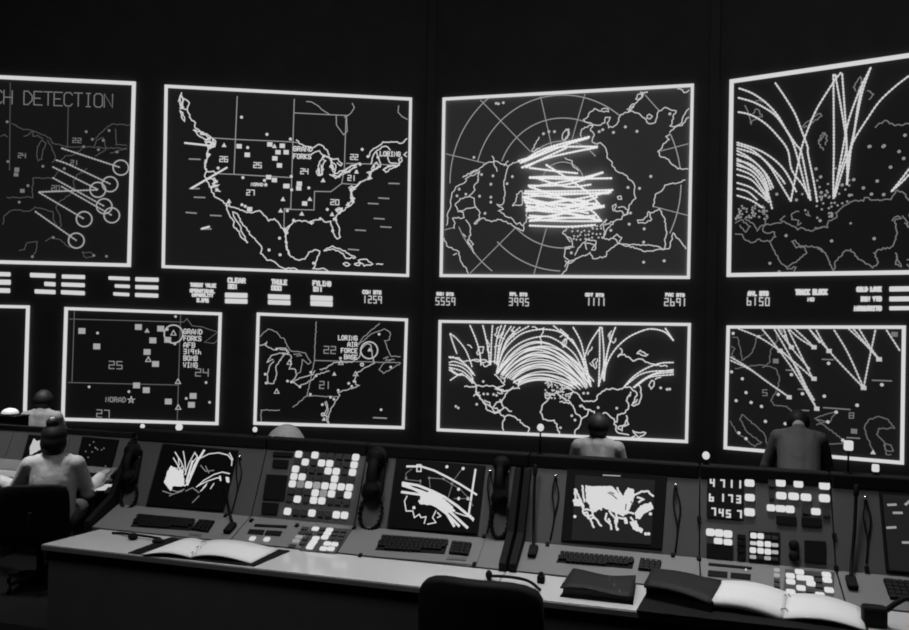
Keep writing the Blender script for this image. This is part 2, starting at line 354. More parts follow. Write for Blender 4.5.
def f(m):
    marks(m, WL, 'U1 553,463 610,523 768,450 855,460 825,505 882,505 803,548 835,597 U3 570,90 600,105 660,137 470,258 U4 10,110 75,98 72,122 103,202', 'sq', .037)
    rib(m, WL, 'U4 360,195 348,150 345,125 375,112 395,90;345,170 355,195;270,240 300,228;270,290 255,282;U2 300,500 325,520 325,560;240,600 240,629;330,560 340,590;U1 330,430 370,440 385,455;370,420 380,465', .04)
    marks(m, WL, 'U1 448,455 800,462 U3 645,205 633,265 300,155 362,215 290,110 U4 200,80 130,178 88,255 247,258 375,35 330,205', 'tri', .034)
    marks(m, WL, 'U1 570,260 748,380 613,472 345,410 360,450 340,525 290,375 U3 435,92 548,107 430,235 447,243 627,410 572,472 630,497 305,42 555,130 U4 125,120 222,233 45,290 10,355 12,240 33,60 35,130 250,345 150,515 440,68 345,130 350,175 185,282 135,300 U2 540,450 38,378 525,555 500,605 620,570 650,505 580,500 270,500 320,570 235,590', 'dot', .022)
    for a in (('26', 'U1', 418, 570, 472, 572), ('25', 'U1', 655, 612, 708, 614), ('24', 'U2', 110, 620, 160, 622), ('22', 'U2', 458, 520, 508, 522)): text(m, WL, a[1], a[0], *a[2:], 35, .022)
    for a in (('27', 'U3', 455, 183, 494, 184), ('21', 'U4', 330, 80, 370, 82), ('20', 'U4', 240, 207, 282, 209)): text(m, WL, a[1], a[0], *a[2:], 26, .022)
    text(m, WL, 'U2', 'GRAND', 60, 460, 190, 463, 30, .026); text(m, WL, 'U2', 'FORKS', 60, 512, 180, 516, 30, .026); text(m, WL, 'U2', 'LORING', 665, 495, 805, 499, 30, .026)
    text(m, WL, 'U3', 'NORAD', 478, 135, 540, 137, 15, .018); marks(m, WL, 'U3 555,130', 'star', .03)
layer(t, 'marker_layer', .6, f)
layer(t, 'submarine_mark', .26, lambda m: rib(m, WL, 'U1 205,552 280,555;U3 155,150 205,150;180,195 235,197;137,275 190,279;265,290 320,293;215,362 268,362;U4 545,96 598,98;492,173 545,176;437,201 488,204;468,280 520,283;502,324 556,327;370,341 422,344;333,442 386,446', .03))
layer(t, 'strike_track', .65, lambda m: rib(m, WL, 'U1 175,440 360,460;U3 165,148 350,40;220,360 258,350', .042, .01))
# --- polar map
t = display('wall_screen', 'large wall screen with polar map, circles and a dense band of glowing missile tracks', WC, [(443, 98), (694, 84), (690, 279), (440, 277)], .040, .0060, alb=.28)
def f(m):
    def arc(r, a0, a1, n=40): 
        m.ribbon([WC.at(563 + r * math.cos(math.radians(a0 + (a1 - a0) * k / n)), 183 - r * math.sin(math.radians(a0 + (a1 - a0) * k / n)), .004) for k in range(n + 1)], WC.n, .014)
    for a in ((65, 63, 160), (65, 222, 280), (88, 50, 166), (88, 222, 268), (113, 131, 180), (113, 203, 231), (42, 40, 160), (21, 0, 180), (118, 24, 7), (118, -1, -25)): arc(*a)
    rib(m, WC, 'P1 285,125 600,450;70,465 320,525;665,105 735,420;P2 125,90 45,370;505,95 590,190;590,450 775,402;P4 535,160 735,212;P3 480,290 210,560;668,290 592,570;55,300 110,285', .018)
layer(t, 'grid_line', .3, f)
layer(t, 'map_outline', .55, lambda m: rib(m, WC, 'P1 175,612 240,575 300,545 330,520 375,510 430,530 460,545 490,520 540,520 600,500;180,605 270,570;190,625 280,575;360,480 390,575;280,570 268,629;460,550 440,629;435,540 460,510;610,445 635,400 655,360;800,370 810,330 840,310 845,345 815,380 800,370;610,450 660,430;'
    'P3 260,0 232,40 240,60 205,95 235,110 243,160 265,185 268,225 235,260 240,265 285,228 340,250 375,235 430,250 475,280 500,290 530,305 530,275 510,255 490,265 470,240 455,225 430,220 380,185 410,175 370,145 400,150 415,120 420,80 415,0;205,100 150,112 120,150 140,190 245,160;190,0 160,25 125,40 100,90 92,130 95,160 80,190 75,240 70,270;150,188 170,195 175,225 105,230 120,260 115,290;185,240 205,265 215,330 195,360 235,440;170,325 185,340;195,370 215,400 230,385 205,360;55,350 70,395 100,405 145,435 150,470 165,505 190,535 200,560;110,450 130,440;465,155 485,130 490,85 520,65 525,100 520,150 490,150 465,155;550,200 548,250 530,270;790,290 765,320 790,340 810,370;810,410 780,415 775,460 805,485 790,530 760,570;'
    'P2 165,320 185,345 170,390 200,405 225,395 260,440 265,490 290,510 300,545 335,580 385,600 410,630;160,320 175,280 130,265 115,250 135,240 160,200 185,180 230,195 275,200 270,180 230,185;100,355 105,310 160,285 210,285 250,270 255,235 285,235 265,270 275,300 310,290 325,280 345,230 350,218 415,195 465,210 500,240 515,265 545,275 570,265 580,220 590,195 630,172 660,185 700,195 680,230 675,270 660,290 700,290 735,270 760,200 780,180;735,285 760,250 780,235;660,330 690,300 740,285;515,235 530,215 550,230 535,245 515,240;660,340 635,355 655,375 620,400 610,430 585,450 605,485 640,495 710,560 775,560;390,185 430,165 440,150 415,160 400,195;445,120 455,95 490,85 520,75 475,75 490,100 460,125 445,120;495,90 405,195;710,55 740,65 750,80 780,65;5,310 25,310 20,350 0,375;0,490 45,510 50,545 85,570;'
    'P4 390,0 415,25 415,70 425,110 385,150 380,200 345,215 340,235 300,245 230,270 240,310 230,345 265,360 310,325 340,345 325,380 250,430 245,460 165,470 150,435 75,470 20,490 0,520;300,245 270,280 245,310 225,350;290,350 325,380 370,385 430,390 545,395 595,415 540,420 480,430 430,410 340,385;595,415 600,370 610,310 595,225 565,170 530,195 500,190 495,215 470,240 435,240 440,258 490,255 520,235 510,200;530,160 540,90 580,65 600,30 685,15 720,0;595,415 625,412 650,318 725,412;290,185 285,155 305,145 300,185 345,190 350,205 375,205 380,180 340,160 320,165;315,100 335,95 340,115 320,115 315,100;130,355 185,365 180,420 160,420 185,385 120,380 130,415;60,450 75,420 105,380 130,360;215,270 250,235 240,260;0,405 45,400 35,350 10,340;0,485 30,500 70,470', .021, .005, .6))
def f(m):
    marks(m, WC, 'P1 683,338 717,325 752,325 245,487 293,595 365,603 487,608 385,147 400,150 430,143 P2 453,323 215,325 237,313 305,330 540,607 380,295 660,213 P3 335,25 335,103 335,133 267,97 185,85 145,55 132,95 300,200 432,22 P4 475,293 472,373 472,493 595,485 385,265 393,198 378,45 447,50 275,302 38,437', 'dot', .02)
    for i in range(8):
        for j in range(4):
            x, y = 50 + i * 24 + rnd.uniform(-8, 8), 285 + j * 24 + rnd.uniform(-8, 8) - i * 2
            marks(m, WC, 'P4 %g,%g' % (x, y), 'dot', .014)
layer(t, 'marker_layer', .45, f)
layer(t, 'missile_track', .82, lambda m: tracks(m, WC, 'Q 90,195 200,130 405,75;100,190 200,150 300,110 400,80;80,185 160,160 240,125 330,120 440,120;95,215 200,175 300,150 440,122;115,215 180,180 300,125;130,215 250,230 350,240;205,200 300,260 400,330 460,395;130,260 300,265 505,262;125,295 300,290 465,235;150,300 350,265 465,235;130,258 250,255 420,262;110,320 300,320 510,315;105,330 300,330 490,330;110,345 300,335 500,325;100,345 200,370 300,380 440,375;105,360 300,410 470,390;115,385 250,400 350,380 440,345;120,400 300,360 460,390;115,410 300,395 400,380;125,440 250,430 350,400 470,385;130,455 300,420 460,455;130,455 250,445 430,430;120,390 300,420 440,450;130,475 300,480 430,472;135,450 300,455 450,455;130,300 250,340 400,400 455,455;105,350 250,390 400,420;115,375 250,370 400,345 500,320;130,430 300,440 430,440;160,260 300,300 410,290;110,330 250,350 400,365;115,400 250,415 400,405;110,370 250,380 420,395', .0135, .045))
# --- Asia map, right edge
tl, bl = WR.at(730, 80), WR.at(727, 277)
k = Wd
t = display('wall_screen', 'large wall screen at far right with dotted arcs rising from a map of Asia', WR, [(730, 80), tl + dR * k, bl + dR * k, (727, 277)], .05, .0042)
layer(t, 'map_outline', .17, lambda m: rib(m, WR, 'E3 45,360 70,345 110,375 90,400 65,370;85,340 120,360 140,395 160,370 175,370 205,365 245,360;45,408 75,410 85,432 120,445 140,432 190,440 220,420 215,400 190,405 165,395 170,370 185,330 150,310;195,440 215,480 240,530 265,550 310,530 355,490 340,460 310,468 290,440 305,435 325,460 400,465 434,490;265,550 270,560 308,552 300,575;260,330 240,345 265,360 300,375 315,390 330,380 370,395 400,385 434,375;320,310 290,320 290,345 320,350 315,370 330,360;350,320 370,330 360,310;'
    'E4 0,380 55,380 60,350 95,335 90,315 125,285 170,262 210,265 215,250 255,260 330,258 350,220 385,230 408,262;350,375 345,350 375,340 360,330 335,350;350,375 355,410 345,440 330,465 280,475 255,490 275,530 250,555 215,530 185,515 155,475 135,478 90,525 80,570 45,490 10,465;380,330 395,350 408,380 390,360;350,490 375,550 350,540 355,500;408,262 440,240 480,252 520,225 560,232 610,205 660,215 700,190 730,205;408,330 425,300 445,310 440,345 420,380 430,410;480,252 500,300 520,330 540,290 520,260;560,120 600,100 640,130 600,150 560,120;400,520 440,500 470,530 430,560 400,540;500,480 560,470 600,500 570,550 500,560 480,520 500,480;'
    'E1 125,350 145,400 165,470 180,440 235,420 200,370 175,400;195,320 255,320;480,490 520,450 600,400 610,415 560,450 500,490;630,520 590,590 620,630;E2 230,290 220,270 260,210 270,260 240,295;20,580 45,530 70,550 60,600;345,500 400,460 460,490 538,480;300,290 335,310 310,340', .022, .005, .7))
def f(m):
    marks(m, WR, 'E4 27,228 45,240 22,350 72,330 245,235 298,237 210,208 270,178 328,118 72,438 257,428 238,28 300,25 385,80 365,50 150,240 118,195 168,172 E3 225,235 310,260 395,125 415,160 265,415 195,535 235,572 E2 310,610 390,610 515,545', 'dot', .02)
    for i in range(46):
        marks(m, WR, 'E3 %g,%g' % (rnd.uniform(45, 190), rnd.uniform(285, 345)), 'dot', .014)
    for i in range(40):
        marks(m, WR, 'E4 %g,%g' % (rnd.gauss(70, 50), rnd.gauss(250, 55)), 'dot', .014)
layer(t, 'marker_layer', .26, f)
layer(t, 'missile_track', .62, lambda m: tracks(m, WR, 'E1 85,240 170,272 255,330 330,410 390,510 450,600 E3 330,50 355,170 372,262;E1 80,300 170,325 250,365 320,415 395,520 440,620 E3 345,190 365,255;E1 80,390 160,408 250,460 330,540 395,630 E3 290,130 340,200 372,262;E1 315,205 380,300 440,400 480,500 520,610 E3 360,60 385,180 400,270;E2 150,185 110,235 30,360 0,415 E1 530,480 490,590 E3 320,90 285,268;'
    'E2 105,195 107,400 108,630 E4 80,160 80,255;E2 115,195 165,480 178,630 E4 100,160 82,250;E2 155,190 180,560 E4 140,195;E2 320,155 250,300 190,470 160,620 E4 100,150 82,250;E2 275,235 245,380 220,560 205,630 E4 150,90 138,195;E2 320,155 270,300 225,520 E4 150,60 138,195;E2 538,205 460,265 370,350 300,450 230,560 200,630 E4 120,130 85,250;E2 538,205 600,170;E4 330,225 375,170 430,100 520,10 620,-60;330,225 380,180 430,130 540,40 660,-20;480,240 540,120 620,40 720,-10;'
    'E3 50,20 120,45 190,110 240,190 285,265;50,60 120,90 180,150 210,210;50,45 110,80 170,140 200,215;50,80 120,120 170,180 195,260;50,100 130,145 180,220 205,300;50,125 120,155 160,210 200,270;50,150 110,170 150,210 185,260;50,185 110,205 150,235 190,270;50,210 100,225 140,260;50,240 110,260 165,295;50,10 160,50 250,120 310,225;50,35 150,70 230,150 260,190;50,90 110,105 165,155 190,220;50,110 110,130 160,180 185,240', .0105, .03))
# --- lower row
tr, br = WL.at(30, 305.5), WL.at(26.7, 418)
Wn = (WL.at(222, 313) - WL.at(65, 307)).length
display('wall_screen', 'small dark wall screen at far left with only its right border in view', WL, [tr - dL * Wn, (30, 305.5), (26.7, 418), br - dL * Wn], .042, .0028)
t = display('wall_screen', 'small wall screen captioned GRAND FORKS with grey squares and a star', WL, [(65, 307), (222, 312.5), (218.5, 425), (61.5, 420.5)], .042, .0028)
layer(t, 'grid_line', .11, lambda m: rib(m, WL, 'N 45,92 600,107 615,90 640,125 690,130 715,140 765,155 700,205 745,210 765,195;70,45 58,400;40,400 570,412;585,65 568,590', .018))
def f(m):
    marks(m, WL, 'N 106,150 380,131 488,139 450,196 522,193 178,225 422,252 463,310 371,414 418,437 645,465 637,508 525,492', 'sq', .047); marks(m, WL, 'N 422,148', 'tri', .035)
layer(t, 'base_marker', .36, f)
def f(m):
    marks(m, WL, 'N 550,160 428,288 572,395 573,520', 'otri', .036); marks(m, WL, 'N 550,165', 'ring', .128); marks(m, WL, 'N 345,485', 'star', .05)
    marks(m, WL, 'N 560,80 182,160 141,421 334,444 612,477 725,496 557,213 708,400 520,143', 'dot', .019)
layer(t, 'target_marker', .45, f)
def f(m):
    for s, a in (('GRAND', (600, 163, 688, 166)), ('FORKS', (600, 196, 683, 198)), ('AFB', (600, 228, 653, 230)), ('319th', (600, 260, 682, 262)), ('BOMB', (600, 292, 665, 294)), ('WING', (598, 325, 665, 327))):
        text(m, WL, 'N', s, *a, 22, .021)
layer(t, 'caption_text', .55, f)
def f(m):
    for s, a in (('25', (238, 332, 300, 334)), ('24', (657, 368, 718, 370)), ('27', (178, 567, 238, 570))): text(m, WL, 'N', s, *a, 35, .02)
    text(m, WL, 'N', 'NORAD', 222, 493, 318, 495, 22, .018)
layer(t, 'sector_number', .24, f)
t = display('wall_screen', 'small wall screen captioned LORING AIR FORCE BASE with lakes and coast outline', WL, [(257, 312.5), (408, 318.5), (404.5, 429), (253.5, 424.5)], .042, .0028)
layer(t, 'map_outline', .26, lambda m: rib(m, WL, 'L1 50,140 65,125 95,100 140,115 160,145 180,150 195,190 215,215 240,218 290,225 320,275 305,285 275,260;230,232 260,230 272,240 245,242;348,62 338,265 300,450 225,510;338,265 L2 275,262 405,266;L1 300,450 L2 90,437;L1 58,590 58,525 155,525;275,260 265,325 245,335;L2 190,180 215,140 250,110 300,68;195,175 260,120 325,95 355,115 350,150 325,155 345,205 360,235 405,235;320,245 345,235 330,255 375,250;405,270 320,320 298,300 320,270 370,248', .018, .005, .35))
layer(t, 'coast_line', .42, lambda m: rib(m, WL, 'L1 50,185 75,180 90,165 80,185 130,210 150,200 185,200 205,225;155,205 190,210 200,228 170,232;90,275 110,240 145,230 175,225 215,240 215,280 205,310 235,310 245,340 220,378 260,400 330,365 345,340 415,320;90,275 120,260;160,260 135,300 140,340 125,385 95,385 90,340 105,290 125,270;160,265 180,235;220,378 270,355 330,340 340,320;400,480 410,520 400,560 410,595;L2 0,300 30,295 70,265 165,262 200,235 205,205 235,170 255,175 265,240 275,268;275,268 220,295 185,320 175,350 180,375 200,380 130,405 90,415 100,430 60,490 40,545 45,575;25,465 35,500 20,530 45,540', .022, .005, .4))
def f(m):
    marks(m, WL, 'L1 140,427 207,275 L2 105,265 180,322', 'otri', .034); marks(m, WL, 'L2 250,200 72,322 20,550', 'tri', .03); marks(m, WL, 'L2 248,203', 'ring', .122); marks(m, WL, 'L2 212,275 15,527', 'ring', .02)
    marks(m, WL, 'L1 80,337 85,383 197,373 217,378 262,403 320,327 347,345 317,443 140,205 L2 298,122 103,243 357,288 172,360 145,370 92,405 53,440 70,450 12,477 160,385 308,503', 'dot', .02)
layer(t, 'target_marker', .5, f)
def f(m):
    for s, a in (('LORING', (93, 150, 187, 153)), ('AIR', (140, 183, 187, 185)), ('FORCE', (107, 214, 187, 217)), ('BASE', (123, 246, 187, 249))): text(m, WL, 'L2', s, *a, 21, .021)
layer(t, 'caption_text', .62, f)
def f(m):
    text(m, WL, 'L2', '22', 20, 218, 78, 220, 35, .02); text(m, WL, 'L2', '21', -2, 395, 52, 397, 35, .02); rib(m, WL, 'L2 270,543 335,546', .03)
layer(t, 'sector_number', .26, f)
# --- world map
t = display('wall_screen', 'wide lower wall screen with world map and sheaves of arching missile tracks', WC, [(439, 320), (691, 323), (688, 443), (437, 431)], .040, .0050, alb=.12)
layer(t, 'map_outline', .6, lambda m: rib(m, WC, 'W1 70,212 110,215 150,235 190,225 215,235 245,225 270,240 300,235 320,250;165,150 185,165;240,240 250,260 280,250;255,120 275,150 265,180 285,200;300,160 330,150 320,180;345,90 330,110 350,120;400,60 385,80 400,90 380,110;150,360 200,362;205,385 225,420 255,450 290,470;345,385 360,380 380,375 395,362;350,350 300,372 330,380;300,470 330,480 345,470;190,362 220,355 300,360 345,385 400,370 425,370 420,350 400,330;160,310 185,330 205,350 212,390 240,430 265,480 300,495 320,490 350,515 340,545 345,580;250,430 275,440 290,470 310,440 335,440 345,420 365,390;335,440 345,465 385,485;350,515 380,505 410,520 440,545 475,570 465,595;290,470 300,490 330,485;300,300 330,325 345,345 350,320 330,310;570,425 540,455 530,490 545,525 600,530 615,550 625,600;555,395 560,420 575,420 580,395 560,390;580,400 610,390 640,415 680,440;195,408 222,390;320,370 350,385;210,190 225,160 245,160 240,190 215,200 210,190;180,230 215,225 240,240 270,235;320,60 300,100 320,115 345,80;385,75 400,90 395,110;545,75 530,120 535,150;490,60 530,72 550,65;630,110 650,95 668,120 640,150 660,160;555,345 575,330 590,350 570,365;310,375 335,375 340,395 315,390;'
    'W2 0,360 30,340 60,355 90,375 105,400 165,400 180,370 215,345 280,345 320,335 350,355 360,375 340,410;330,360 310,400 320,430 305,455 270,465 265,500 235,475 210,455 180,490 160,450 120,440 100,420;0,405 50,410 70,450 100,485 125,470 135,445 110,430;100,485 95,510 70,540 75,565;370,330 380,370 370,410 345,425 335,420 360,395;255,500 265,545 320,560;270,525 300,510 290,540 270,530;310,470 320,510 300,520 310,490;345,545 370,550 400,550 370,575 340,540;330,575 350,565;270,195 290,185 320,195 340,215 375,205 400,220 440,230 500,240;270,195 290,175 280,155;360,180 375,165 410,185 390,190 360,180;415,330 430,305 440,320 425,345 415,330;445,300 470,290;150,150 130,185;165,205 150,220 165,250 175,205;140,225 160,240;10,130 25,110 30,130 15,150;235,90 230,110 250,130 260,110;225,100 240,75;30,370 60,360 40,390;0,380 30,400', .026, .005, .7))
def f(m):
    marks(m, WC, 'W1 210,450 243,335 245,398 265,398 295,400 310,405 330,430 632,568 105,460 117,468 W2 470,340 500,347 512,346 55,470 265,435 178,432 70,490 95,425 110,365 130,365 325,375', 'dot', .019)
    for i in range(60): marks(m, WC, 'W1 %g,%g' % (rnd.uniform(555, 690), rnd.uniform(340, 420)), 'dot', .013)
layer(t, 'marker_layer', .5, f)
def f(m):
    s = 'W1 75,92 90,140 110,195;75,92 110,120 150,170 175,225 187,262;175,50 205,120 225,190 232,255;240,50 255,110 270,190 275,250;290,50 285,120 280,250;335,50 310,130 300,245;355,50 325,140 310,250;385,55 340,130 312,250;430,60 360,130 315,260;475,55 400,100 350,160 310,290;70,210 120,225 170,265 200,305;70,250 130,260 180,300 195,345;75,265 140,285 190,330;70,275 110,300 150,305 190,345;75,330 120,300 140,295;70,240 100,235 160,260 190,300;70,262 100,290 130,305;' \
        'W1 310,290 340,190 400,120 460,85 545,72 W2 0,80 60,130 100,190 130,270 145,335;W1 315,290 360,200 430,140 520,110 590,115 W2 50,165 90,220 120,300;W2 60,55 95,120 115,200 145,335;190,55 140,130 110,210;185,55 185,200 180,335;195,55 205,180 200,300;260,55 235,120 210,220 180,335;245,90 220,180 205,310;205,310 215,240 250,170 310,110 380,75 430,65 490,80 530,120;490,60 530,120;300,335 340,290 400,250 470,225 530,222;340,340 390,300 450,270 530,255;300,335 370,280 440,262 530,262;360,330 420,290 530,278;345,340 420,285 490,270 530,270;W1 595,52 640,90 680,120 W2 60,120 100,200 140,330;W2 0,65 40,100'
    tracks(m, WC, s, .0095, .03)
    for i in range(24):
        k = i / 23
        sx, sy = 497 + 22 * k + rnd.uniform(-2, 2), 372 + 12 * k + rnd.uniform(-2, 2)
        ex, ey = 594 - 22 * k + rnd.uniform(-3, 3), 385 + 3 * k + rnd.uniform(-4, 3)
        ap = 341 + 39 * k ** .9 + rnd.uniform(-2, 2)
        mx = (sx + ex) / 2 - 4; P = []
        for j in range(15):
            u = j / 14; cy = 2 * ap - (sy + ey) / 2
            P.append(WC.at((1 - u) ** 2 * sx + 2 * u * (1 - u) * mx + u * u * ex, (1 - u) ** 2 * sy + 2 * u * (1 - u) * cy + u * u * ey, .03))
        m.tube(P, .0082, 6)
layer(t, 'missile_track', .72, f)
# --- right lower screen
t = display('wall_screen', 'small wall screen at far right with straight tracks fanning down to square targets', WR, [(727, 325.5), (906, 325.5), (904, 464.5), (724, 449)], .040, .0065)
layer(t, 'map_outline', .12, lambda m: rib(m, WR, 'R1 55,75 75,75 90,130 95,175 130,150 150,120 155,80 200,60;50,115 65,125 50,150 65,170 45,175;65,210 130,200 180,195 240,210 258,250 250,300 220,350 235,370 290,375 315,400 325,435;185,205 215,185 220,130 250,90 240,40;45,440 75,490 110,515 150,550 180,530 120,490 85,430 95,410 120,430 190,490 210,550;R2 20,415 70,395 110,385 80,430 25,415 140,505 135,520 70,522;28,440 70,425;265,545 240,495 228,455 245,420 290,405 330,420 355,455 290,455 280,480 310,510 315,545 350,550 340,525 315,520 320,565 340,565', .022, .005, .5))
def f(m):
    marks(m, WR, 'R1 57,58 50,225 97,255 113,315 70,350 135,358 180,375 197,440 283,450 242,490 82,490 113,515 253,323 358,320 310,237 168,72 280,70 R2 78,182 60,320 198,358 302,272 110,387 75,428 138,505', 'dot', .021)
    marks(m, WR, 'R1 408,118 408,255 420,385 300,335 260,133 310,118 R2 290,165 225,285 80,130', 'sq', .03); marks(m, WR, 'R2 265,555', 'tri', .03)
layer(t, 'target_marker', .5, f)
def f(m):
    rib(m, WR, 'R1 287,217 325,219;340,300 370,302;333,391 385,393;R2 52,165 98,167;262,253 342,256;57,368 168,376;155,494 208,497', .026); marks(m, WR, 'R1 242,178 268,45 R2 355,60 185,467', 'sq', .034)
    text(m, WR, 'R1', '5', 185, 328, 204, 328, 25, .018); text(m, WR, 'R2', '8', 165, 412, 183, 412, 22, .018)
layer(t, 'place_caption', .17, f)
layer(t, 'missile_track', .55, lambda m: tracks(m, WR, 'R1 60,30 170,75 255,130 320,180 405,255;175,30 240,110 320,220 420,385;230,30 300,150 370,290 420,385;245,30 310,120 390,215;290,30 330,110 390,230 405,255;250,30 265,60 310,115;265,130 330,200 375,290 410,350;300,40 345,80 410,120;320,35 380,90 410,120;45,160 120,205 200,265 300,335;45,175 130,215 215,275 300,335;275,30 300,110;380,30 434,100;R2 -10,30 80,130;25,40 80,130 225,285;100,40 160,140 225,285;275,40 250,160 225,285;160,35 225,95 290,165;180,35 230,95 290,165;205,35 250,110 290,165;320,40 378,130', .009, .02))
# ------------------------------------------------------------------ status readouts between the screens
def readout(label, pl, texts, bars=(), digits=(), cap='caption_text'):
    m = MB(); 
    for (vw, s, x0_, y0_, x1_, y1_, h) in texts: text(m, pl, vw, s, x0_, y0_, x1_, y1_, h, .027 if h / VW[vw][2] > 3.2 else .021, .012)
    md = MB()
    for (vw, s, x0_, y0_, x1_, y1_, h) in digits: text(md, pl, vw, s, x0_, y0_, x1_, y1_, h, .0165, .012, .55)
    src = (texts or digits or [None])[0]
    if src is not None: ox, oy, k = VW[src[0]]; p = pl.at(ox + src[2] / k, oy + src[3] / k)
    else: b_ = bars[0][-6:]; ox, oy, k = VW[b_[0]]; p = pl.at(ox + b_[1] / k, oy + b_[2] / k)
    t = thing('status_readout', p, label, 'sign', 'status readouts between the screens')
    m.build(cap, em(.62), t); md.build('digit_row', em(.55), t)
    for (nm, vw, xa, ya, xb, yb, h) in [(('status_bar',) + b if len(b) == 6 else b) for b in bars]:
        ox, oy, k = VW[vw]; a, b = (ox + xa / k, oy + ya / k), (ox + xb / k, oy + yb / k); hh = h / k / 2
        P = [pl.at(a[0], a[1] + hh), pl.at(b[0], b[1] + hh), pl.at(b[0], b[1] - hh), pl.at(a[0], a[1] - hh)]
        MB().prism(P, pl.n * .02).build(nm, em(.64), t, bevel=.012)
def cb(v, *a): return ('caption_bar', v) + a
readout('status strip at the left picture edge, three bars only', WL, [], [('K', -60, 42, 52, 45, 20), ('K', -60, 81, 53, 83, 24), ('K', -60, 120, 50, 123, 22)])
readout('six white bars below the DETECTION screen, left of the two blocks', WL, [], [cb('K', 145, 48, 267, 52, 21), cb('K', 213, 90, 267, 93, 20), cb('K', 167, 126, 267, 130, 20), ('K', 297, 55, 408, 58, 19), ('K', 295, 93, 407, 97, 19), ('K', 293, 130, 407, 135, 20)])
readout('six white bars below the gap between DETECTION and states map, right block', WL, [], [cb('K', 520, 62, 622, 66, 17), cb('K', 550, 100, 622, 103, 16), cb('K', 543, 138, 620, 142, 16), ('K', 648, 68, 760, 71, 20), ('K', 648, 105, 758, 108, 19), ('K', 647, 143, 758, 147, 19)])
readout('four centred lines of white caption text, left of CLEAR', WL, [('S1', 'THREAT VALUE', 120, 186, 405, 196, 36), ('S1', 'OPERATIONAL', 117, 250, 390, 260, 33), ('S1', 'CAPABILITY', 140, 298, 372, 305, 30), ('S1', '0.696', 195, 360, 320, 365, 36)])
readout('CLEAR 301 readout above two white bars', WL, [('S1', 'CLEAR', 547, 138, 738, 146, 46), ('S1', '301', 550, 206, 648, 211, 42)], [('S1', 512, 285, 768, 291, 56), ('S1', 512, 351, 768, 357, 55)])
readout('THULE 000 readout above two white bars', WL, [('S2', 'THULE', 77, 122, 172, 127, 27), ('S2', '000', 77, 160, 135, 163, 24)], [('S2', 52, 205, 196, 210, 31), ('S2', 52, 241, 198, 246, 30)])
readout('FYLING 011 readout above two white bars', WL, [('S2', 'FYLING', 345, 131, 458, 137, 27), ('S2', '011', 350, 168, 402, 171, 24)], [('S2', 328, 213, 472, 219, 33), ('S2', 328, 248, 472, 254, 33)])
readout('counter reading 1259 between states map and LORING screen', WL, [('S2', 'CON BTS', 668, 185, 785, 189, 20)], (), [('S2', '1259', 672, 244, 787, 248, 44)])
readout('counter reading 5559 under left end of polar screen', WC, [('V', 'SSN BTS', 23, 34, 78, 36, 9)], (), [('V', '5559', 20, 66, 83, 68, 24)])
readout('counter reading 3995 under polar screen', WC, [('V', 'RPL BTS', 270, 35, 326, 37, 9)], (), [('V', '3995', 267, 68, 331, 70, 24)])
readout('counter reading 1111 under polar screen', WC, [('V', 'ODT BTS', 524, 37, 584, 39, 9)], (), [('V', '1111', 530, 68, 590, 69, 24)])
readout('counter reading 2691 under right end of polar screen', WC, [('V', 'PAC BTS', 794, 37, 856, 39, 9)], (), [('V', '2b91', 790, 69, 862, 70, 24)])
readout('counter reading 6150 under left end of Asia screen', WR, [('S3', 'AVL BTS', 115, 76, 212, 76, 18)], (), [('S3', 'b150', 110, 123, 217, 126, 37)])
readout('TRACK BLOCK caption with a short second line below', WR, [('S3', 'TRACK BLOCK', 350, 71, 503, 70, 22), ('S3', 'NO', 410, 103, 438, 103, 14)])
readout('three caption lines with white bars at right picture edge', WR, [('S3', 'COLD LAKE', 653, 55, 770, 54, 18), ('S3', 'DUN VTO', 675, 103, 770, 102, 18), ('S3', 'MARGARITO', 640, 150, 770, 149, 18)], [('S3', 812, 45, 1010, 42, 25), ('S3', 812, 94, 1010, 92, 24), ('S3', 812, 140, 1010, 138, 20)])
# ------------------------------------------------------------------ consoles
def quad(pl, view, s, h=0): return [pl.at(x, y, h) for x, y in pts(view + ' ' + s)]
def rect_px(pl, view, x, y, hx, hy, h=0):
    """axis-aligned (console axes) rectangle about a measured pixel, half sizes in metres"""
    T = T2 if pl.n.dot(N2) > .999 else (T3 if pl.n.dot(N3) > .999 else D)
    c = pl.at(*pts('%s %g,%g' % (view, x, y))[0], h)
    return [c - A * hx - T * hy, c + A * hx - T * hy, c + A * hx + T * hy, c - A * hx + T * hy]
def console(row, u0, u1, label, ends=(), hx=0):
    t = thing('operator_console', row.L((u0 + u1) / 2, (vD + v3) / 2, 0), label, 'console', 'consoles of the near row' if row is R1 else 'consoles of the second row')
    g = .0025; a, b = u0 + g, u1 - g
    prof = [(vD + .003, 0), (vD + .003, zD + .002), (v2, z2), (v3, z3), (v3 + .05, z3), (v3 + .30, z2), (v3 + .30, 0)]
    MB().prism([row.L(a, v, z) for v, z in prof], A * (b - a)).build('housing', M_panel, t)
    e = .004
    MB().prism([row.L(a, vD + .003, zD + .002), row.L(b, vD + .003, zD + .002), row.L(b, v2, z2), row.L(a, v2, z2)], N2 * e).build('sloped_panel', M_slope, t)
    MB().prism([row.L(a, v3 - OVER, z3), row.L(b + hx, v3 - OVER, z3), row.L(b + hx, v3 + HOODD, z3), row.L(a, v3 + HOODD, z3)], Z * HOODH).build('hood', M_hood, t, bevel=.006)
    for u in ends:
        pr = [(vD - .01, 0), (vD - .01, zD + .03), (v2 - .035, z2 + .045), (v3 - .03, z3 - .002), (v3 + .05, z3 - .002), (v3 + .31, z2), (v3 + .31, 0)]
        MB().prism([row.L(u - .012, v, z) for v, z in pr], A * .024).build('end_panel', M_blackm, t)
    return t
EPS = .0045                                               # the panels' own thickness
def plate(t, pl, view, s, m, name, th=.003, parent=None, h=EPS, bevel=0):
    return MB().prism(quad(pl, view, s, h), pl.n * th).build(name, m, parent or t, bevel=bevel)
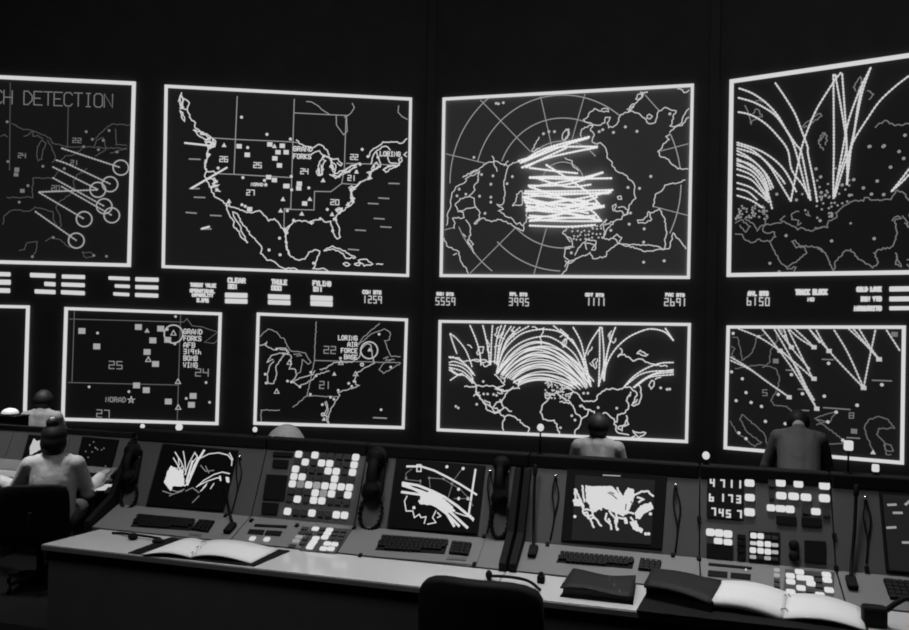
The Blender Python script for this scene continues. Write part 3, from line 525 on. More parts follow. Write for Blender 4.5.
def button(t, pl, view, x, y, hx, hy, lit, th=.006, name=None, parent=None, h=EPS):
    m = em(.68) if lit is True else (em(lit) if lit else M_unlit)
    Q = rect_px(pl, view, x, y, hx, hy, h); c = sum(Q, V()) / 4; ux = (Q[1] - Q[0]).normalized(); uy = (Q[3] - Q[0]).normalized(); r = min(hx, hy) * (.55 if lit else .15)
    P = [c + ux * (sx * (hx - r) + r * math.cos(g)) + uy * (sy * (hy - r) + r * math.sin(g)) for sx, sy, g0 in ((1, 1, 0), (-1, 1, 1), (-1, -1, 2), (1, -1, 3)) for g in [math.pi / 2 * (g0 + k / 4) for k in range(5)]]
    return MB().prism(P, pl.n * th).build(name or ('lit_button' if lit else 'unlit_button'), m, parent or t, bevel=.0012)
def keyboard(t, pl, view, quad4, numq, rows=5, cols=15):
    """quad4: TL TR BR BL of the key block"""
    P = quad(pl, view, quad4, EPS)
    k = MB().prism(P, pl.n * .002).build('keyboard', M_recess, t)
    def keys(Q, r, c, cut):
        m = MB(); ex = (Q[1] - Q[0]); 
        for j in range(r):
            for i in range(c):
                if cut and ((j == r - 1 and (i < 2 or i > c - 6)) or (j == r - 2 and i > c - 2)): continue
                s = (i + .5 + (cut * .25 * (j % 2) - cut * .12)) / c; v_ = (j + .5) / r
                p = (Q[0] * (1 - s) + Q[1] * s) * (1 - v_) + (Q[3] * (1 - s) + Q[2] * s) * v_
                m.box(p + pl.n * .006, A, T2, pl.n, ex.length / c * .43, (Q[3] - Q[0]).dot(-T2) / r * .42, .005)
        return m
    keys(P, rows, cols, 1).build('key_block', M_key, k)
    if numq:
        Pn = quad(pl, view, numq, EPS)
        n = MB().prism(Pn, pl.n * .002).build('numeric_pad', M_recess, t)
        keys(Pn, 4, 4, 0).build('key_block', M_key, n)
def crt(t, pl, view, s, name='monitor', recess=None):
    P = quad(pl, view, s, .001)
    mo = MB().prism(P, pl.n * .006).build(name, M_black, t, bevel=.004)
    I = quad(pl, view, recess or s, .0075)
    c = sum(I, V()) / 4
    if not recess: I = [c + (p - c) * .955 for p in I]
    MB().prism(I, pl.n * .002).build('screen_glass', M_glass if not recess else em(.008, .008), mo)
    return mo
def poly(mb, pl, view, s, h):
    q_ = pts(view + ' ' + s); P = [pl.at(x, y, h) for x, y in rough(q_ + q_[:1], .35, 1.2)[:-1]]; mb.add(P, [list(range(len(P)))])
def latch(t, pl, x, y): MB().prism(rect_px(pl, 'X', x, y, .007, .009, EPS), pl.n * .008).build('latch', M_black, t, bevel=.002)
S1, U1p = R1.slope, R1.up
uA0 = R1.u(S1.at(114, 508.5)); uA1 = R1.u(U1p.at(250.6, 519)); uB0 = R1.u(U1p.at(354, 527)); uB1 = R1.u(S1.at(508.5, 541))
uC0 = R1.u(S1.at(522, 542)); uD0 = R1.u(S1.at(699.6, 560)); uE0 = R1.u(S1.at(836, 571)); uE1 = uE0 + .72
IH = .0105
# console A
t = console(R1, uA0, uA1, 'leftmost near console, monitor showing tracks bunched at its left', ends=(uA0 - .013,))
mo = crt(t, U1p, 'X', '163,443.5 239,450.5 224,512 146,507')
m = MB()
poly(m, U1p, 'A1', '430,245 470,272 505,268 512,370 440,372 430,400 388,350 405,290', IH)
rib(m, U1p, 'A1 445,200 470,240 490,280;455,165 490,220 510,270;505,160 515,220 520,300;575,165 540,230 515,300;610,190 570,240 540,330 515,370;610,200 660,175 720,168 775,182 800,215 797,245;785,170 805,210;585,375 630,335 690,300 740,285 785,295;440,300 460,260;455,300 480,240 475,200;470,300 495,250;590,370 650,340 710,320 780,335;610,400 640,370 650,350 625,380;670,385 690,355;575,170 590,190 560,230', .0062, IH)
rib(m, U1p, 'A1 630,155 590,220 530,360;560,220 525,340;595,200 550,300', .014, IH); poly(m, U1p, 'A1', '720,308 782,318 782,350 725,337', IH)
m.build('track_image', em(.66), mo)
m = MB(); rib(m, U1p, 'A1 400,360 420,390 470,405 510,390;610,245 640,280 690,275;640,250 660,290;380,400 440,420 500,400;600,430 560,470;420,430 440,420;520,400 560,380 600,410', .005, IH); m.build('map_image', em(.22), mo)
keyboard(t, S1, 'A2', '235,155 578,186 550,248 185,222', '605,188 697,195 655,262 552,245')
plate(t, S1, 'A2', '540,262 620,270 615,283 535,274', M_lip, 'name_strip')
latch(t, S1, 226, 516)
# console A2 (button field)
t = console(R1, uA1, uB0, 'near console covered in lit square buttons, between the two left monitors')
plate(t, U1p, 'A3', '265,133 385,138 380,162 260,158', M_recess, 'vent')
plate(t, U1p, 'A3', '262,178 357,183 350,232 256,227', M_black, 'gauge_window', bevel=.002)
plate(t, U1p, 'A3', '222,268 352,275 328,428 198,420', M_black, 'meter_window', bevel=.002)
plate(t, U1p, 'A3', '196,438 298,444 285,515 190,508', M_black, 'meter_window', bevel=.002)
lit = {0: (0, 2, 7), 1: (1, 3, 4, 7), 2: (0, 4, 5, 7), 3: (0, 1, 5), 4: (0, 2, 4, 5, 6, 7), 5: (3, 5, 7), 6: (1, 3, 4), 7: (0, 3, 6, 7)}
dim = {(4, 1): .2, (4, 3): .3, (5, 4): .25}
for r in range(8):
    bx, by = (418 - 9.6 * r, 148 + 44.8 * r) if r < 7 else (350, 494)
    for c in range(8):
        l = True if c in lit[r] else dim.get((r, c), 0)
        button(t, U1p, 'A3', bx + 49.3 * c, by + (2.7 + .1 * r) * c, .0150 if l else .0142, .0140 if l else .0115, l)
plate(t, S1, 'A4', '152,148 348,158 340,172 146,162', M_black, 'card_slot')
plate(t, S1, 'A4', '118,178 212,184 200,213 104,206', M_black, 'display_window', bevel=.001)
plate(t, S1, 'A4', '222,186 318,192 305,221 208,215', M_black, 'display_window', bevel=.001)
for x, y in ((137, 237), (223, 242)): button(t, S1, 'A4', x, y, .012, .012, .6)
plate(t, S1, 'A4', '490,163 740,178 640,325 420,308', M_tray, 'key_tray', th=.002)
H2 = EPS + .002
for x, y, l in ((455, 177, 0), (437, 202, 0), (418, 228, .3), (400, 252, .3), (377, 283, 0)): button(t, S1, 'A4', x, y, .014, .009, l)
LITK = [(518, 178), (603, 185), (590, 207), (575, 230), (520, 236), (507, 258), (485, 290), (590, 268), (635, 272), (567, 298), (612, 300), (495, 274)]
for x, y in LITK: button(t, S1, 'A4', x, y, .014, .0105, True, h=H2)
for x, y in ((560, 181), (645, 190), (690, 193), (550, 205), (637, 213), (680, 218), (478, 205), (622, 238), (668, 242), (455, 240), (440, 268), (655, 262)): button(t, S1, 'A4', x, y, .012, .0085, 0, h=H2)
for x, y in ((251.5, 521), (297, 526), (354, 528.5)): latch(t, S1, x, y)
# console B
t = console(R1, uB0, uB1, 'near console whose monitor shows one broad diagonal streak of tracks', ends=(uB1 + .013,), hx=uC0 - uB1)
mo = crt(t, U1p, 'X', '396.5,458.5 486,466 478,535.5 387,529')
m = MB()
rib(m, U1p, 'B1 315,160 400,160 480,185 560,225 640,270 735,330;730,180 710,310 690,445', .0105, IH)
rib(m, U1p, 'B1 290,260 380,275 470,310 540,345 620,400 715,480;290,275 400,310 500,350 600,430;285,315 390,330 470,360 540,420 600,520;390,370 480,390 560,450 630,520;420,340 560,420 680,530;290,262 420,330', .0135, IH)
poly(m, U1p, 'B1', '395,345 450,310 520,340 590,400 600,430 560,445 470,398 390,388', IH)
rib(m, U1p, 'B1 375,150 400,150 400,190 375,190 375,150;315,340 300,370 310,430 350,430 360,470 390,450 400,470 430,465 420,505;490,430 470,470 490,500 440,510;500,440 520,460 500,470;610,440 670,460 715,470;700,455 715,490', .006, IH)
marks(m, U1p, 'B1 557,162 655,173 628,298 628,355 685,355 357,410', 'dot', .0065, IH)
m.build('track_image', em(.66), mo)
m = MB(); rib(m, U1p, 'B1 650,175 600,240 570,330 560,370;450,230 530,235 585,265 640,300 690,355;600,355 690,355 715,400;305,240 310,200 345,175;450,230 455,290;310,240 400,250 395,270', .0035, IH)
marks(m, U1p, 'B1 450,230 537,235 585,265 310,230 395,248', 'dot', .005, IH); m.build('map_image', em(.17), mo)
plate(t, S1, 'B2', '92,78 742,130 692,262 32,205', M_slope, 'keyboard_tray', th=.004)
keyboard(t, R1.slope.moved(N2 * .004), 'B2', '160,95 537,122 512,196 115,172', '555,130 670,140 650,208 537,196')
plate(t, R1.slope.moved(N2 * .004), 'B2', '530,212 640,220 635,234 525,226', M_lip, 'name_strip')
for x, y in ((360.5, 556), (474.5, 565), (484, 537)): latch(t, S1, x, y)
# console C
t = console(R1, uC0, uD0, 'near console with boxed monitor glowing with a white world map of tracks', ends=(uC0 - .0,))
mo = crt(t, U1p, 'X', '567.5,468 667,476.5 662,550 561,541.5', recess='575.5,475 655,480.5 651,544.6 571.5,540')
m = MB()
for s in ('215,155 400,155 440,200 480,235 500,190 520,165 560,180 570,230 530,330 480,375 430,360 370,330 330,318 270,350 240,310 215,270', '110,260 130,240 180,270 185,305 120,305', '570,350 610,300 690,275 708,325 640,360 610,400 575,400', '530,420 580,410 600,460 630,475 620,505 560,480'): poly(m, U1p, 'CM', s, IH)
rib(m, U1p, 'CM 125,180 130,240;130,180 170,260 190,310;180,155 195,270;210,155 215,270;180,310 190,360 240,400 270,390 320,450;240,400 265,460;200,330 280,340;570,220 620,195 670,195 705,230;590,240 635,255 600,275;520,350 560,360;480,375 520,345;190,355 215,350 225,375;230,380 255,370 275,395;300,300 320,330;540,390 555,410;560,440 590,450;375,400 385,420;430,395 425,430;240,310 260,380;360,360 350,400 390,440 395,475;430,360 440,400 430,440 440,480;450,390 500,395 510,430;380,340 420,390;440,170 480,235;500,430 490,395', .0095, IH, .5)
marks(m, U1p, 'CM 125,382 650,510 672,510 685,362 440,475', 'dot', .006, IH)
m.build('track_image', em(.66), mo)
m = MB(); rib(m, U1p, 'CM 335,75 460,81', .006, IH); m.build('caption_strip', em(.35), mo)
m = MB(); rib(m, U1p, 'CM 370,205 400,220 435,250;385,200 415,212;500,330 505,290;540,270 560,300', .005, IH + .001); m.build('dark_gap', em(.03), mo)
keyboard(t, S1, 'C1', '162,450 392,470 385,500 145,480', '410,471 478,480 470,512 402,505')
for x, y in ((547.5, 545), (673, 556), (699, 559.5)): latch(t, S1, x, y)
# console D
t = console(R1, uD0, uE0, 'near right console with rows of glowing numbers and lit buttons')
for s in ('138,125 425,145 420,470 130,450', ): plate(t, U1p, 'F1', s, M_recess, 'number_window', th=.002)
m = MB(); hU = EPS + .003
m2 = Plane(U1p.P, U1p.n)
GL['m1'] = '20 26'
for s, P in (('4711', ((175, 205), (255, 210), (328, 213), (395, 217))), ('b173', ((168, 320), (260, 322), (318, 328), (382, 335))), ('7457', ((185, 432), (245, 440), (302, 448), (388, 452)))):
    for ch, (x, y) in zip(s, P): text(m, U1p, 'F1', ch, x - 13, y, x + 13, y + 1.5, 52, .0058, hU, 1.0)
m.build('digit_row', em(.62), t)
for vw, x, y, hx, hy in (('F1', 468, 183, .0165, .0125), ('F1', 470, 297, .0165, .0125), ('F1', 468, 412, .0175, .0135), ('F1', 712, 180, .0165, .0135), ('F2', 178, 152, .0155, .0125), ('F2', 342, 163, .0175, .0135),
                         ('F2', 70, 226, .017, .0125), ('F2', 148, 230, .017, .0125), ('F2', 226, 236, .017, .0125), ('F2', 342, 242, .0175, .0135), ('F1', 637, 378, .014, .0115), ('F1', 712, 384, .016, .0115), ('F2', 125, 312, .0145, .0125), ('F2', 288, 326, .0150, .0115),
                         ('F1', 160, 570, .0145, .0125), ('F1', 228, 576, .0145, .0125), ('F1', 298, 584, .0145, .0125), ('F3', 222, 88, .0145, .0105), ('F3', 298, 97, .0145, .0105)):
    button(t, U1p, vw, x, y, hx, hy, True)
for vw, x, y, hx, hy in (('F1', 645, 185, .013, .013), ('F1', 640, 280, .009, .013), ('F2', 350, 335, .011, .012), ('F2', 225, 320, .014, .012)): button(t, U1p, vw, x, y, hx, hy, 0)
for s in ('38,352 166,358 166,412 38,405', '197,362 326,368 326,424 197,418', '215,506 352,512 352,650 215,643'): plate(t, U1p, 'F2', s, M_black, 'meter_window', bevel=.002)
plate(t, U1p, 'F3', '130,105 205,110 205,70 338,115 338,232 130,215'.replace('205,110 205,70 338,115', '338,118'), M_black, 'meter_window')
for y in (35, 85, 140, 195): plate(t, U1p, 'F3', '370,%d 436,%d 436,%d 370,%d' % (y, y + 4, y + 44, y + 40), M_black, 'switch', th=.006, bevel=.002)
plate(t, U1p, 'F3', '465,8 708,22 705,272 462,252', M_recess, 'keypad_plate', th=.002)
for x, y, l in ((500, 45, True), (555, 49, True), (498, 105, .55), (552, 109, True), (612, 113, True), (668, 120, .4), (495, 160, True), (555, 165, True), (612, 172, True), (668, 176, .4), (495, 213, .35), (610, 223, .35), (612, 60, 0), (668, 65, 0), (552, 218, 0), (668, 230, 0)):
    button(t, U1p, 'F3', x, y, .0105 if l else .009, .0095 if l is True else .006, l, h=hU - .001)
for x, y in ((150, 95), (150, 165)):
    c = U1p.at(*pts('F4 %g,%g' % (x, y))[0], EPS); MB().tube([c, c + N3 * .014, c + N3 * .018], [.017, .015, .010], 18).build('dial', M_black, t)
plate(t, S1, 'F3', '147,262 488,296 485,312 143,279', M_black, 'card_slot')
plate(t, S1, 'F3', '142,320 297,333 294,380 138,366', M_black, 'display_window', bevel=.001)
plate(t, S1, 'F3', '322,338 480,352 477,396 318,380', M_black, 'display_window', bevel=.001)
button(t, S1, 'F3', 440, 318, .003, .003, .6, name='indicator_light', h=EPS + .003)
for y, l in ((322, .35), (362, .35), (405, 0), (447, 0), (487, 0)): button(t, S1, 'F3', 683, y, .009, .008, l)
plate(t, S1, 'F4', '95,248 405,270 400,462 80,425', M_tray, 'key_tray', th=.002)
for x, y in ((128, 293), (185, 268), (130, 330), (195, 305), (245, 310), (355, 286), (360, 320), (195, 370), (258, 342), (130, 395), (372, 383), (315, 414)): button(t, S1, 'F4', x, y, .0140, .0115, True, h=H2)
for x, y in ((240, 280), (300, 290), (300, 325), (310, 360), (250, 390), (190, 410)): button(t, S1, 'F4', x, y, .012, .0085, 0, h=H2)
for x, y in ((699, 519), (836, 568.5), (834, 536)): latch(t, U1p, x, y)
# console E (cut by the picture edge)
t = console(R1, uE0, uE1, 'near console at the right picture edge with a dim monitor')
uM = R1.u(U1p.at(879, 500))
P = [R1.up.P + A * (uM + a_) + T3 * b_ for a_, b_ in ((0, L3 - .004), (.36, L3 - .004), (.36, .012), (0, .012))]
P = [O1 + A * (p - O1).dot(A) + (p - R1.up.P) - A * (p - R1.up.P).dot(A) + (R1.up.P - O1) for p in P] if False else P
mo = MB().prism([p + N3 * .001 for p in P], N3 * .006).build('monitor', M_black, t, bevel=.004)
c = sum(P, V()) / 4
MB().prism([c + (p - c) * .94 + N3 * .0075 for p in P], N3 * .002).build('screen_glass', em(.009, .01), mo)
m = MB(); rib(m, U1p, 'F2 745,283 792,281;780,333 830,333;740,427 790,424;838,520 890,520;855,280 880,260', .011, IH); m.build('track_image', em(.3), mo)
uK = R1.u(S1.at(886, 590)); Kq = [loc(uK + a_, vD, zD) + T2 * b_ + N2 * EPS for a_, b_ in ((.0, .145), (.29, .145), (.29, .05), (0, .05))]
k = MB().prism(Kq, N2 * .002).build('keyboard', M_recess, t)
m = MB()
for j in range(5):
    for i in range(15): m.box(Kq[3] + A * (.29 * (i + .5) / 15) + T2 * (.095 * (j + .5) / 5) + N2 * .006, A, T2, N2, .0083, .008, .005)
m.build('key_block', M_key, k)
latch(t, U1p, 866.5, 569)
# worktops
def worktop(row, u0, u1, label, cat='desk', uf=None, pv=None):
    uf = u0 if uf is None else uf; pv = vD - .03 if pv is None else pv
    t = thing('worktop', row.L((u0 + u1) / 2, vD / 2, 0), label, cat)
    MB().prism([row.L(uf, 0, zD - .02), row.L(u1, 0, zD - .02), row.L(u1, vD, zD - .02), row.L(u0, vD, zD - .02)], Z * .02).build('top', M_desk, t)
    MB().prism([row.L(uf, -.006, zD - .022), row.L(u1, -.006, zD - .022), row.L(u1, -.0005, zD - .022), row.L(uf, -.0005, zD - .022)], Z * .020).build('edge_trim', M_lip, t, bevel=.004)
    MB().prism([row.L(uf + .02, pv, 0), row.L(u1, pv, 0), row.L(u1, pv + .02, 0), row.L(uf + .02, pv + .02, 0)], Z * (zD - .0205)).build('modesty_panel', M_front, t)
    n = max(2, int((u1 - u0) / .8) + 1)
    for i in range(n):
        u = u0 + .03 + (u1 - u0 - .06) * i / (n - 1)
        MB().prism([row.L(u - .02, .04, 0), row.L(u + .02, .04, 0), row.L(u + .02, vD - .04, 0), row.L(u - .02, vD - .04, 0)], Z * (zD - .0205)).build('support', M_blackm, t)
    return t
uW0 = R1.u(deskP.at(93, 532)); uSp = (uB1 + uC0) / 2
worktop(R1, uW0, uSp - .002, 'pale worktop running along the left near consoles', uf=R1.u(deskP.at(37, 546)), pv=.012)
worktop(R1, uSp + .002, uE1, 'pale worktop running along the right near consoles under the binders', pv=.012)
# second row, lower floor
u2 = R2row
wA = uA1 - uA0
cuts = [uA0 - .02 - 2 * .60, uA0 - .02 - .60, uA0 - .02, uA1 - .10]
sh = u2.u(u2.up.at(133, 438)) - cuts[3]
LBL = ['second row console at the left picture edge beyond the seated woman', 'second row console hidden behind the seated woman, screen with white patch', 'second row console right of the seated woman with dim dotted monitor']
e0 = u2.u(u2.up.at(119.5, 440)); e1 = u2.u(u2.up.at(76, 468)); e2 = u2.u(u2.up.at(29, 436))
b0 = u2.u(u2.up.at(132, 440)); b1 = u2.u(u2.up.at(71, 438))
w2 = b0 - b1
for i in (1, 2):
    t = console(u2, b0 - w2 * (3 - i), b0 - w2 * (2 - i), LBL[i], ends=(b0 + .013,) if i == 2 else ())
    P = '82.5,436.5 119.5,440 110.5,475 74.5,470' if i == 2 else '29,434.5 66,437.5 57,471 20,466'
    mo = crt(t, u2.up, 'X', P)
    m = MB()
    if i == 2: marks(m, u2.up, 'O 565,410 605,430 640,440 580,453 540,450 555,487 590,390 665,543 600,425 615,438 655,430', 'sq', .006, IH); m.build('track_image', em(.2), mo)
    else: poly(m, u2.up, 'O', '185,430 200,395 215,368 235,385 262,378 268,430 215,460 190,472', IH); m.build('track_image', em(.5), mo)
    if i == 2: keyboard(t, u2.slope, 'O', '530,585 610,592 600,612 520,604', None)
b_ = b0 - 2 * w2
t = console(u2, b_ - w2, b_, LBL[0])
worktop(u2, b0 - 3 * w2, b0 + .02, 'pale worktop in front of the seated woman')
# third row: low desk under the screens
o3 = V((-4.6, 9.25, 0)); 
t = thing('low_desk', o3 + A * 3.5 + Z * FL2, 'dark low desk running below the wall screens', 'desk')
MB().prism([o3 + A * a_ + D * b_ + Z * (FL2 + .70) for a_, b_ in ((-2.5, 0), (9.0, 0), (9.0, .7), (-2.5, .7))], Z * .04).build('top', M_blackm, t)
for a_ in (-2.3, 1.4, 5.1, 8.8): MB().prism([o3 + A * (a_ + i) + D * j + Z * FL2 for i, j in ((-.02, .05), (.02, .05), (.02, .65), (-.02, .65))], Z * .70).build('support', M_blackm, t)
# ------------------------------------------------------------------ lamps on the hoods
def hood_lamp(px, py, stem, r, label, square=False):
    pl = Plane(loc(0, v3 + .028, 0), D); p = pl.at(px, py); base = V((p.x, p.y, z3 + HOODH))
    t = thing('indicator_lamp', base, label, 'lamp', 'white lamps along the console hoods')
    h = max(p.z - base.z, r * 1.1)
    MB().tube([base + Z * .0, base + Z * .004], r * .9, 12).build('base', M_black, t)
    if h > r + .006: MB().tube([base + Z * .003, base + Z * (h - r * .8)], .0035, 8).build('stem', M_black, t)
    b = MB()
    if square: b.box(base + Z * h, A, D, Z, r * .9, r * .6, r * 1.05); b.build('bulb', em(.66), t, bevel=r * .35)
    else: b.ball(base + Z * h, (r, r, r * 1.1)); b.build('bulb', em(.66), t)
hood_lamp(142.5, 428.5, 0, .010, 'small white lamp on the hood left end, leftmost of the row')
hood_lamp(179, 431.5, 0, .0155, 'round white lamp on the hood above the leftmost near monitor')
hood_lamp(255, 429.5, 0, .0105, 'small white lamp on the hood left of the grey-haired head')
hood_lamp(540.5, 427.5, 1, .0135, 'white globe lamp on a stem in front of the world map screen')
hood_lamp(706, 455.5, 0, .0135, 'white lamp on the hood near the glowing numbers console')
hood_lamp(848.5, 445.5, 1, .0165, 'squarish white lamp on a stem against the far right lower screen', True)
hood_lamp(875.5, 468, 0, .0125, 'white lamp on the hood below the far right lower screen corner', True)
# ------------------------------------------------------------------ phones
def bez(P, n=24): return smooth_path([V(p) for p in P], n // max(1, len(P) - 1))
def phone(pl, top, bot, label, loop=True, wid=.034):
    """top / bottom pixels of the handset on the upright panel; the cord loops below it"""
    a = pl.at(*top, .0); b = pl.at(*bot, .0); c = (a + b) / 2
    Ls = (a - b).dot(T3)
    t = thing('telephone', a - T3 * Ls, label, 'telephone', 'handsets hung on the near consoles')
    sx = (a - b) - T3 * Ls                                 # sideways drift
    def q(s, y, h): return b + sx * (y / Ls) + A * s + T3 * y + N3 * h
    MB().prism([q(-wid * .8, Ls * .45, EPS), q(wid * .8, Ls * .45, EPS), q(wid * .8, Ls * 1.0, EPS), q(-wid * .8, Ls * 1.0, EPS)], N3 * .02).build('cradle', M_black, t, bevel=.006)
    h = MB(); n = 14
    path = [q(0, Ls * (.98 - .52 * i / n), .034 + .030 * math.sin(math.pi * i / n)) for i in range(n + 1)]
    h.tube(path, [wid * .62 if i in (0, n) else wid * (.80 if i in (1, 2, n - 1, n - 2) else .45) for i in range(n + 1)], 12)
    h.ball(path[1] - N3 * .006, (wid * .95, wid * .95, .016), (A, T3, N3)); h.ball(path[-2] - N3 * .006, (wid * .95, wid * .95, .016), (A, T3, N3))
    h.build('handset', M_black, t)
    m = MB(); k = 60
    pathc = []
    for i in range(k + 1):
        g = i / k * 2 * math.pi; rx = wid * .95; cy = Ls * .23; ry = Ls * .22
        w_ = i * 2.1
        pathc.append(q(-rx * math.sin(g) + .004 * math.cos(w_), cy + ry * math.cos(g), .012 + .004 * math.sin(w_)))
    m.tube(pathc, .0062, 6); m.build('cord', M_black, t)
    cc = q(wid * .75, Ls * .86, .024); MB().ball(cc, .004).build('screw', M_chrome, t)
phone(U1p, (138, 450), (128, 510), 'black telephone handset hung at the left end of the near row', wid=.040)
phone(U1p, (380, 455), (369, 531), 'black telephone handset hung between lit buttons and streak monitor', wid=.048)
phone(U1p, (503, 462), (499, 539), 'black telephone handset hung right of the streak monitor', wid=.036)
# hanging headset cords with a bright jack
def jack(pl, top, mid, bot, label, loopw=.012):
    a = pl.at(*top, .0); t = thing('patch_cable', pl.at(*bot, EPS), label, 'cable', 'cords plugged into the near consoles')
    MB().tube([a + N3 * EPS, a + N3 * .018], .0065, 10).build('jack_plug', M_chrome, t)
    b = pl.at(*mid, .006); c = pl.at(*bot, .006); a2 = a + N3 * .016
    m = MB(); m.tube(bez([a2, a2 - T3 * .02 - N3 * .006 + A * loopw * .3, (a2 + b) / 2 + A * loopw * 1.3 - N3 * .004, b + A * loopw * .5]), .0028, 6)
    m.tube(bez([a2, a2 - T3 * .03 - A * loopw * .4, (a2 + b) / 2 - A * loopw * .6, b + A * loopw * .4, c]), .0028, 6)
    m.build('cord', M_black, t)
jack(U1p, (241, 457.5), (236, 491), (231, 514), 'thin cord hanging from a bright jack beside the leftmost monitor')
jack(U1p, (491, 472), (489, 512), (487, 533), 'thin cord hanging from a bright jack right of the streak monitor')
jack(U1p, (556, 477), (553, 516), (550, 540), 'thin forked cord hanging left of the boxed monitor')
jack(U1p, (675.5, 486), (676, 528), (675, 552), 'thin cord hanging right of the boxed monitor')
jack(U1p, (864.5, 498.5), (866, 540), (866, 563), 'thin cord hanging near the dim right edge monitor')
# gooseneck microphones
def mic(pl, base, necks, label, hw=.016, hh=.03):
    B = rect_px(S1, 'X', base[0], base[1], hw, hh, EPS)
    t = thing('gooseneck_microphone', sum(B, V()) / 4, label, 'microphone', 'stalk microphones on the near consoles')
    MB().prism(B, N2 * .02).build('base', M_black, t, bevel=.006)
    c = (B[2] + B[3]) / 2 + N2 * .016 - T2 * .008
    P = [c] + [U1p.at(x, y, h) for x, y, h in necks]
    MB().tube(bez(P), [.0085] * 0 or .0058, 8).build('neck', M_black, t)
    e = P[-1]; d = (P[-1] - P[-2]).normalized(); MB().tube([e - d * .005, e, e + d * .03, e + d * .036], [.006, .009, .009, .005], 10).build('capsule', M_black, t)
mic(S1, (230.5, 530), [(230, 515, .03), (226.5, 498, .05), (224, 482, .07)], 'stalk microphone leaning left beside the leftmost monitor')
mic(S1, (533, 553.5), [(533.5, 530, .02), (534, 500, .03), (535, 474, .04)], 'stalk microphone left of the boxed monitor')
mic(S1, (851.5, 585), [(852, 560, .02), (854.5, 530, .03), (856, 495, .045)], 'stalk microphone right of the glowing numbers console')
# ------------------------------------------------------------------ things on the worktops
dz = deskP
def dpt(x, y, h=0): return Plane((0, 0, zD + h), Z).at(x, y)
def sheet(mb, rows, th=.004):
    """rows of 3D points -> solid curved sheet"""
    n = len(rows[0]); r = len(rows)
    vs = [p for R in rows for p in R] + [p - Z * th for R in rows for p in R]; k = n * r; fs = []
    for j in range(r - 1):
        for i in range(n - 1):
            a = j * n + i; fs += [[a, a + 1, a + n + 1, a + n], [k + a + n, k + a + n + 1, k + a + 1, k + a]]
    for i in range(n - 1): fs += [[i + 1, i, k + i, k + i + 1], [(r - 1) * n + i, (r - 1) * n + i + 1, k + (r - 1) * n + i + 1, k + (r - 1) * n + i]]
    for j in range(r - 1): fs += [[j * n, (j + 1) * n, k + (j + 1) * n, k + j * n], [(j + 1) * n + n - 1, j * n + n - 1, k + j * n + n - 1, k + (j + 1) * n + n - 1]]
    mb.add(vs, fs, True)
def mix(a, b, t): return a * (1 - t) + b * t
def page_block(back, front, hump, th, n=12):
    """back and front edges (two pixel-derived points each), arched by hump(s)"""
    rows = []
    for j in range(4):
        rows.append([mix(mix(back[0], back[1], i / n), mix(front[0], front[1], i / n), j / 3) + Z * hump(i / n) for i in range(n + 1)])
    mb = MB(); sheet(mb, rows, th); return mb
# open binder with white pages, left
t = thing('open_binder', dpt(205, 556), 'open black binder with white pages on the worktop below the leftmost monitor', 'binder')
MB().prism([dpt(128, 553.5), dpt(254, 567), dpt(290, 551.5), dpt(171, 538)], Z * .005).build('cover', M_vinyl, t, bevel=.002)
spb, spf = dpt(205, 541.2, .012), dpt(191, 556.5, .012)
def hl(s): return .011 * math.sin(math.pi * min(1, s * 1.02)) ** .7 + .004 - .004 * s * 0
page_block((dpt(178, 540.5, .008), spb), (dpt(142, 554, .008), spf), lambda s: .012 * math.sin(math.pi * s), .006).build('left_page', M_paper, t)
page_block((spb, dpt(278, 549, .008)), (spf, dpt(251, 562.5, .008)), lambda s: .016 * math.sin(math.pi * s ** .8), .006).build('right_page', M_paper, t)
m = MB()
for k_ in (.15, .5, .85): 
    c = mix(spf, spb, k_); m.tube([c + (A * math.cos(g) * .012 + Z * (math.sin(g) * .014 - .006)) for g in [i * math.pi / 8 for i in range(9)]], .0018, 6)
m.build('ring_clip', M_chrome, t)
# headset lying at the left end
t = thing('headset', dpt(133, 539), 'small black headset lying on the worktop left end', 'headset')
c = dpt(133, 540); m = MB(); m.ball(c + Z * .014, (.018, .018, .0135)); m.build('ear_cup', M_black, t)
m = MB(); m.ball(dpt(131, 536, .014), (.012, .012, .012)); m.ball(dpt(158, 541, .010), (.024, .014, .010)); m.build('ear_pad', M_vinyl, t)
MB().tube(bez([dpt(112, 533, .006), dpt(120, 533, .006), dpt(128, 534, .012), dpt(145, 536, .012), dpt(160, 538.5, .012)]), .005, 8).build('headband', M_black, t)
MB().ball(c + Z * .0285, (.004, .004, .002)).build('glint_bead', M_chrome, t)  # chrome bead added as the shine on the ear cup
# dark closed binder in the middle
t = thing('closed_binder', dpt(600, 595), 'closed dark binder lying below the boxed monitor keyboard', 'binder')
fl, fr, bl_, br_ = dpt(560, 597), dpt(633, 605), dpt(573, 579), dpt(636, 586)
MB().prism([fl, fr, br_, bl_], Z * .006).build('back_cover', M_vinyl, t, bevel=.002)
e_ = .006
MB().prism([mix(mix(fl, fr, a_), mix(bl_, br_, a_), b_) + Z * .0062 for a_, b_ in ((.03, .06), (.97, .06), (.97, .95), (.03, .95))], Z * .02).build('page_stack', mat('grey_paper', .05, .9), t)
rows = [[mix(mix(fl, fr, i / 10), mix(bl_, br_, i / 10), j / 4) + Z * (.032 + .006 * math.sin(i * .55 + j * .4)) for i in range(11)] for j in range(5)]
m = MB(); sheet(m, rows, .005); m.build('front_cover', M_vinyl2, t)
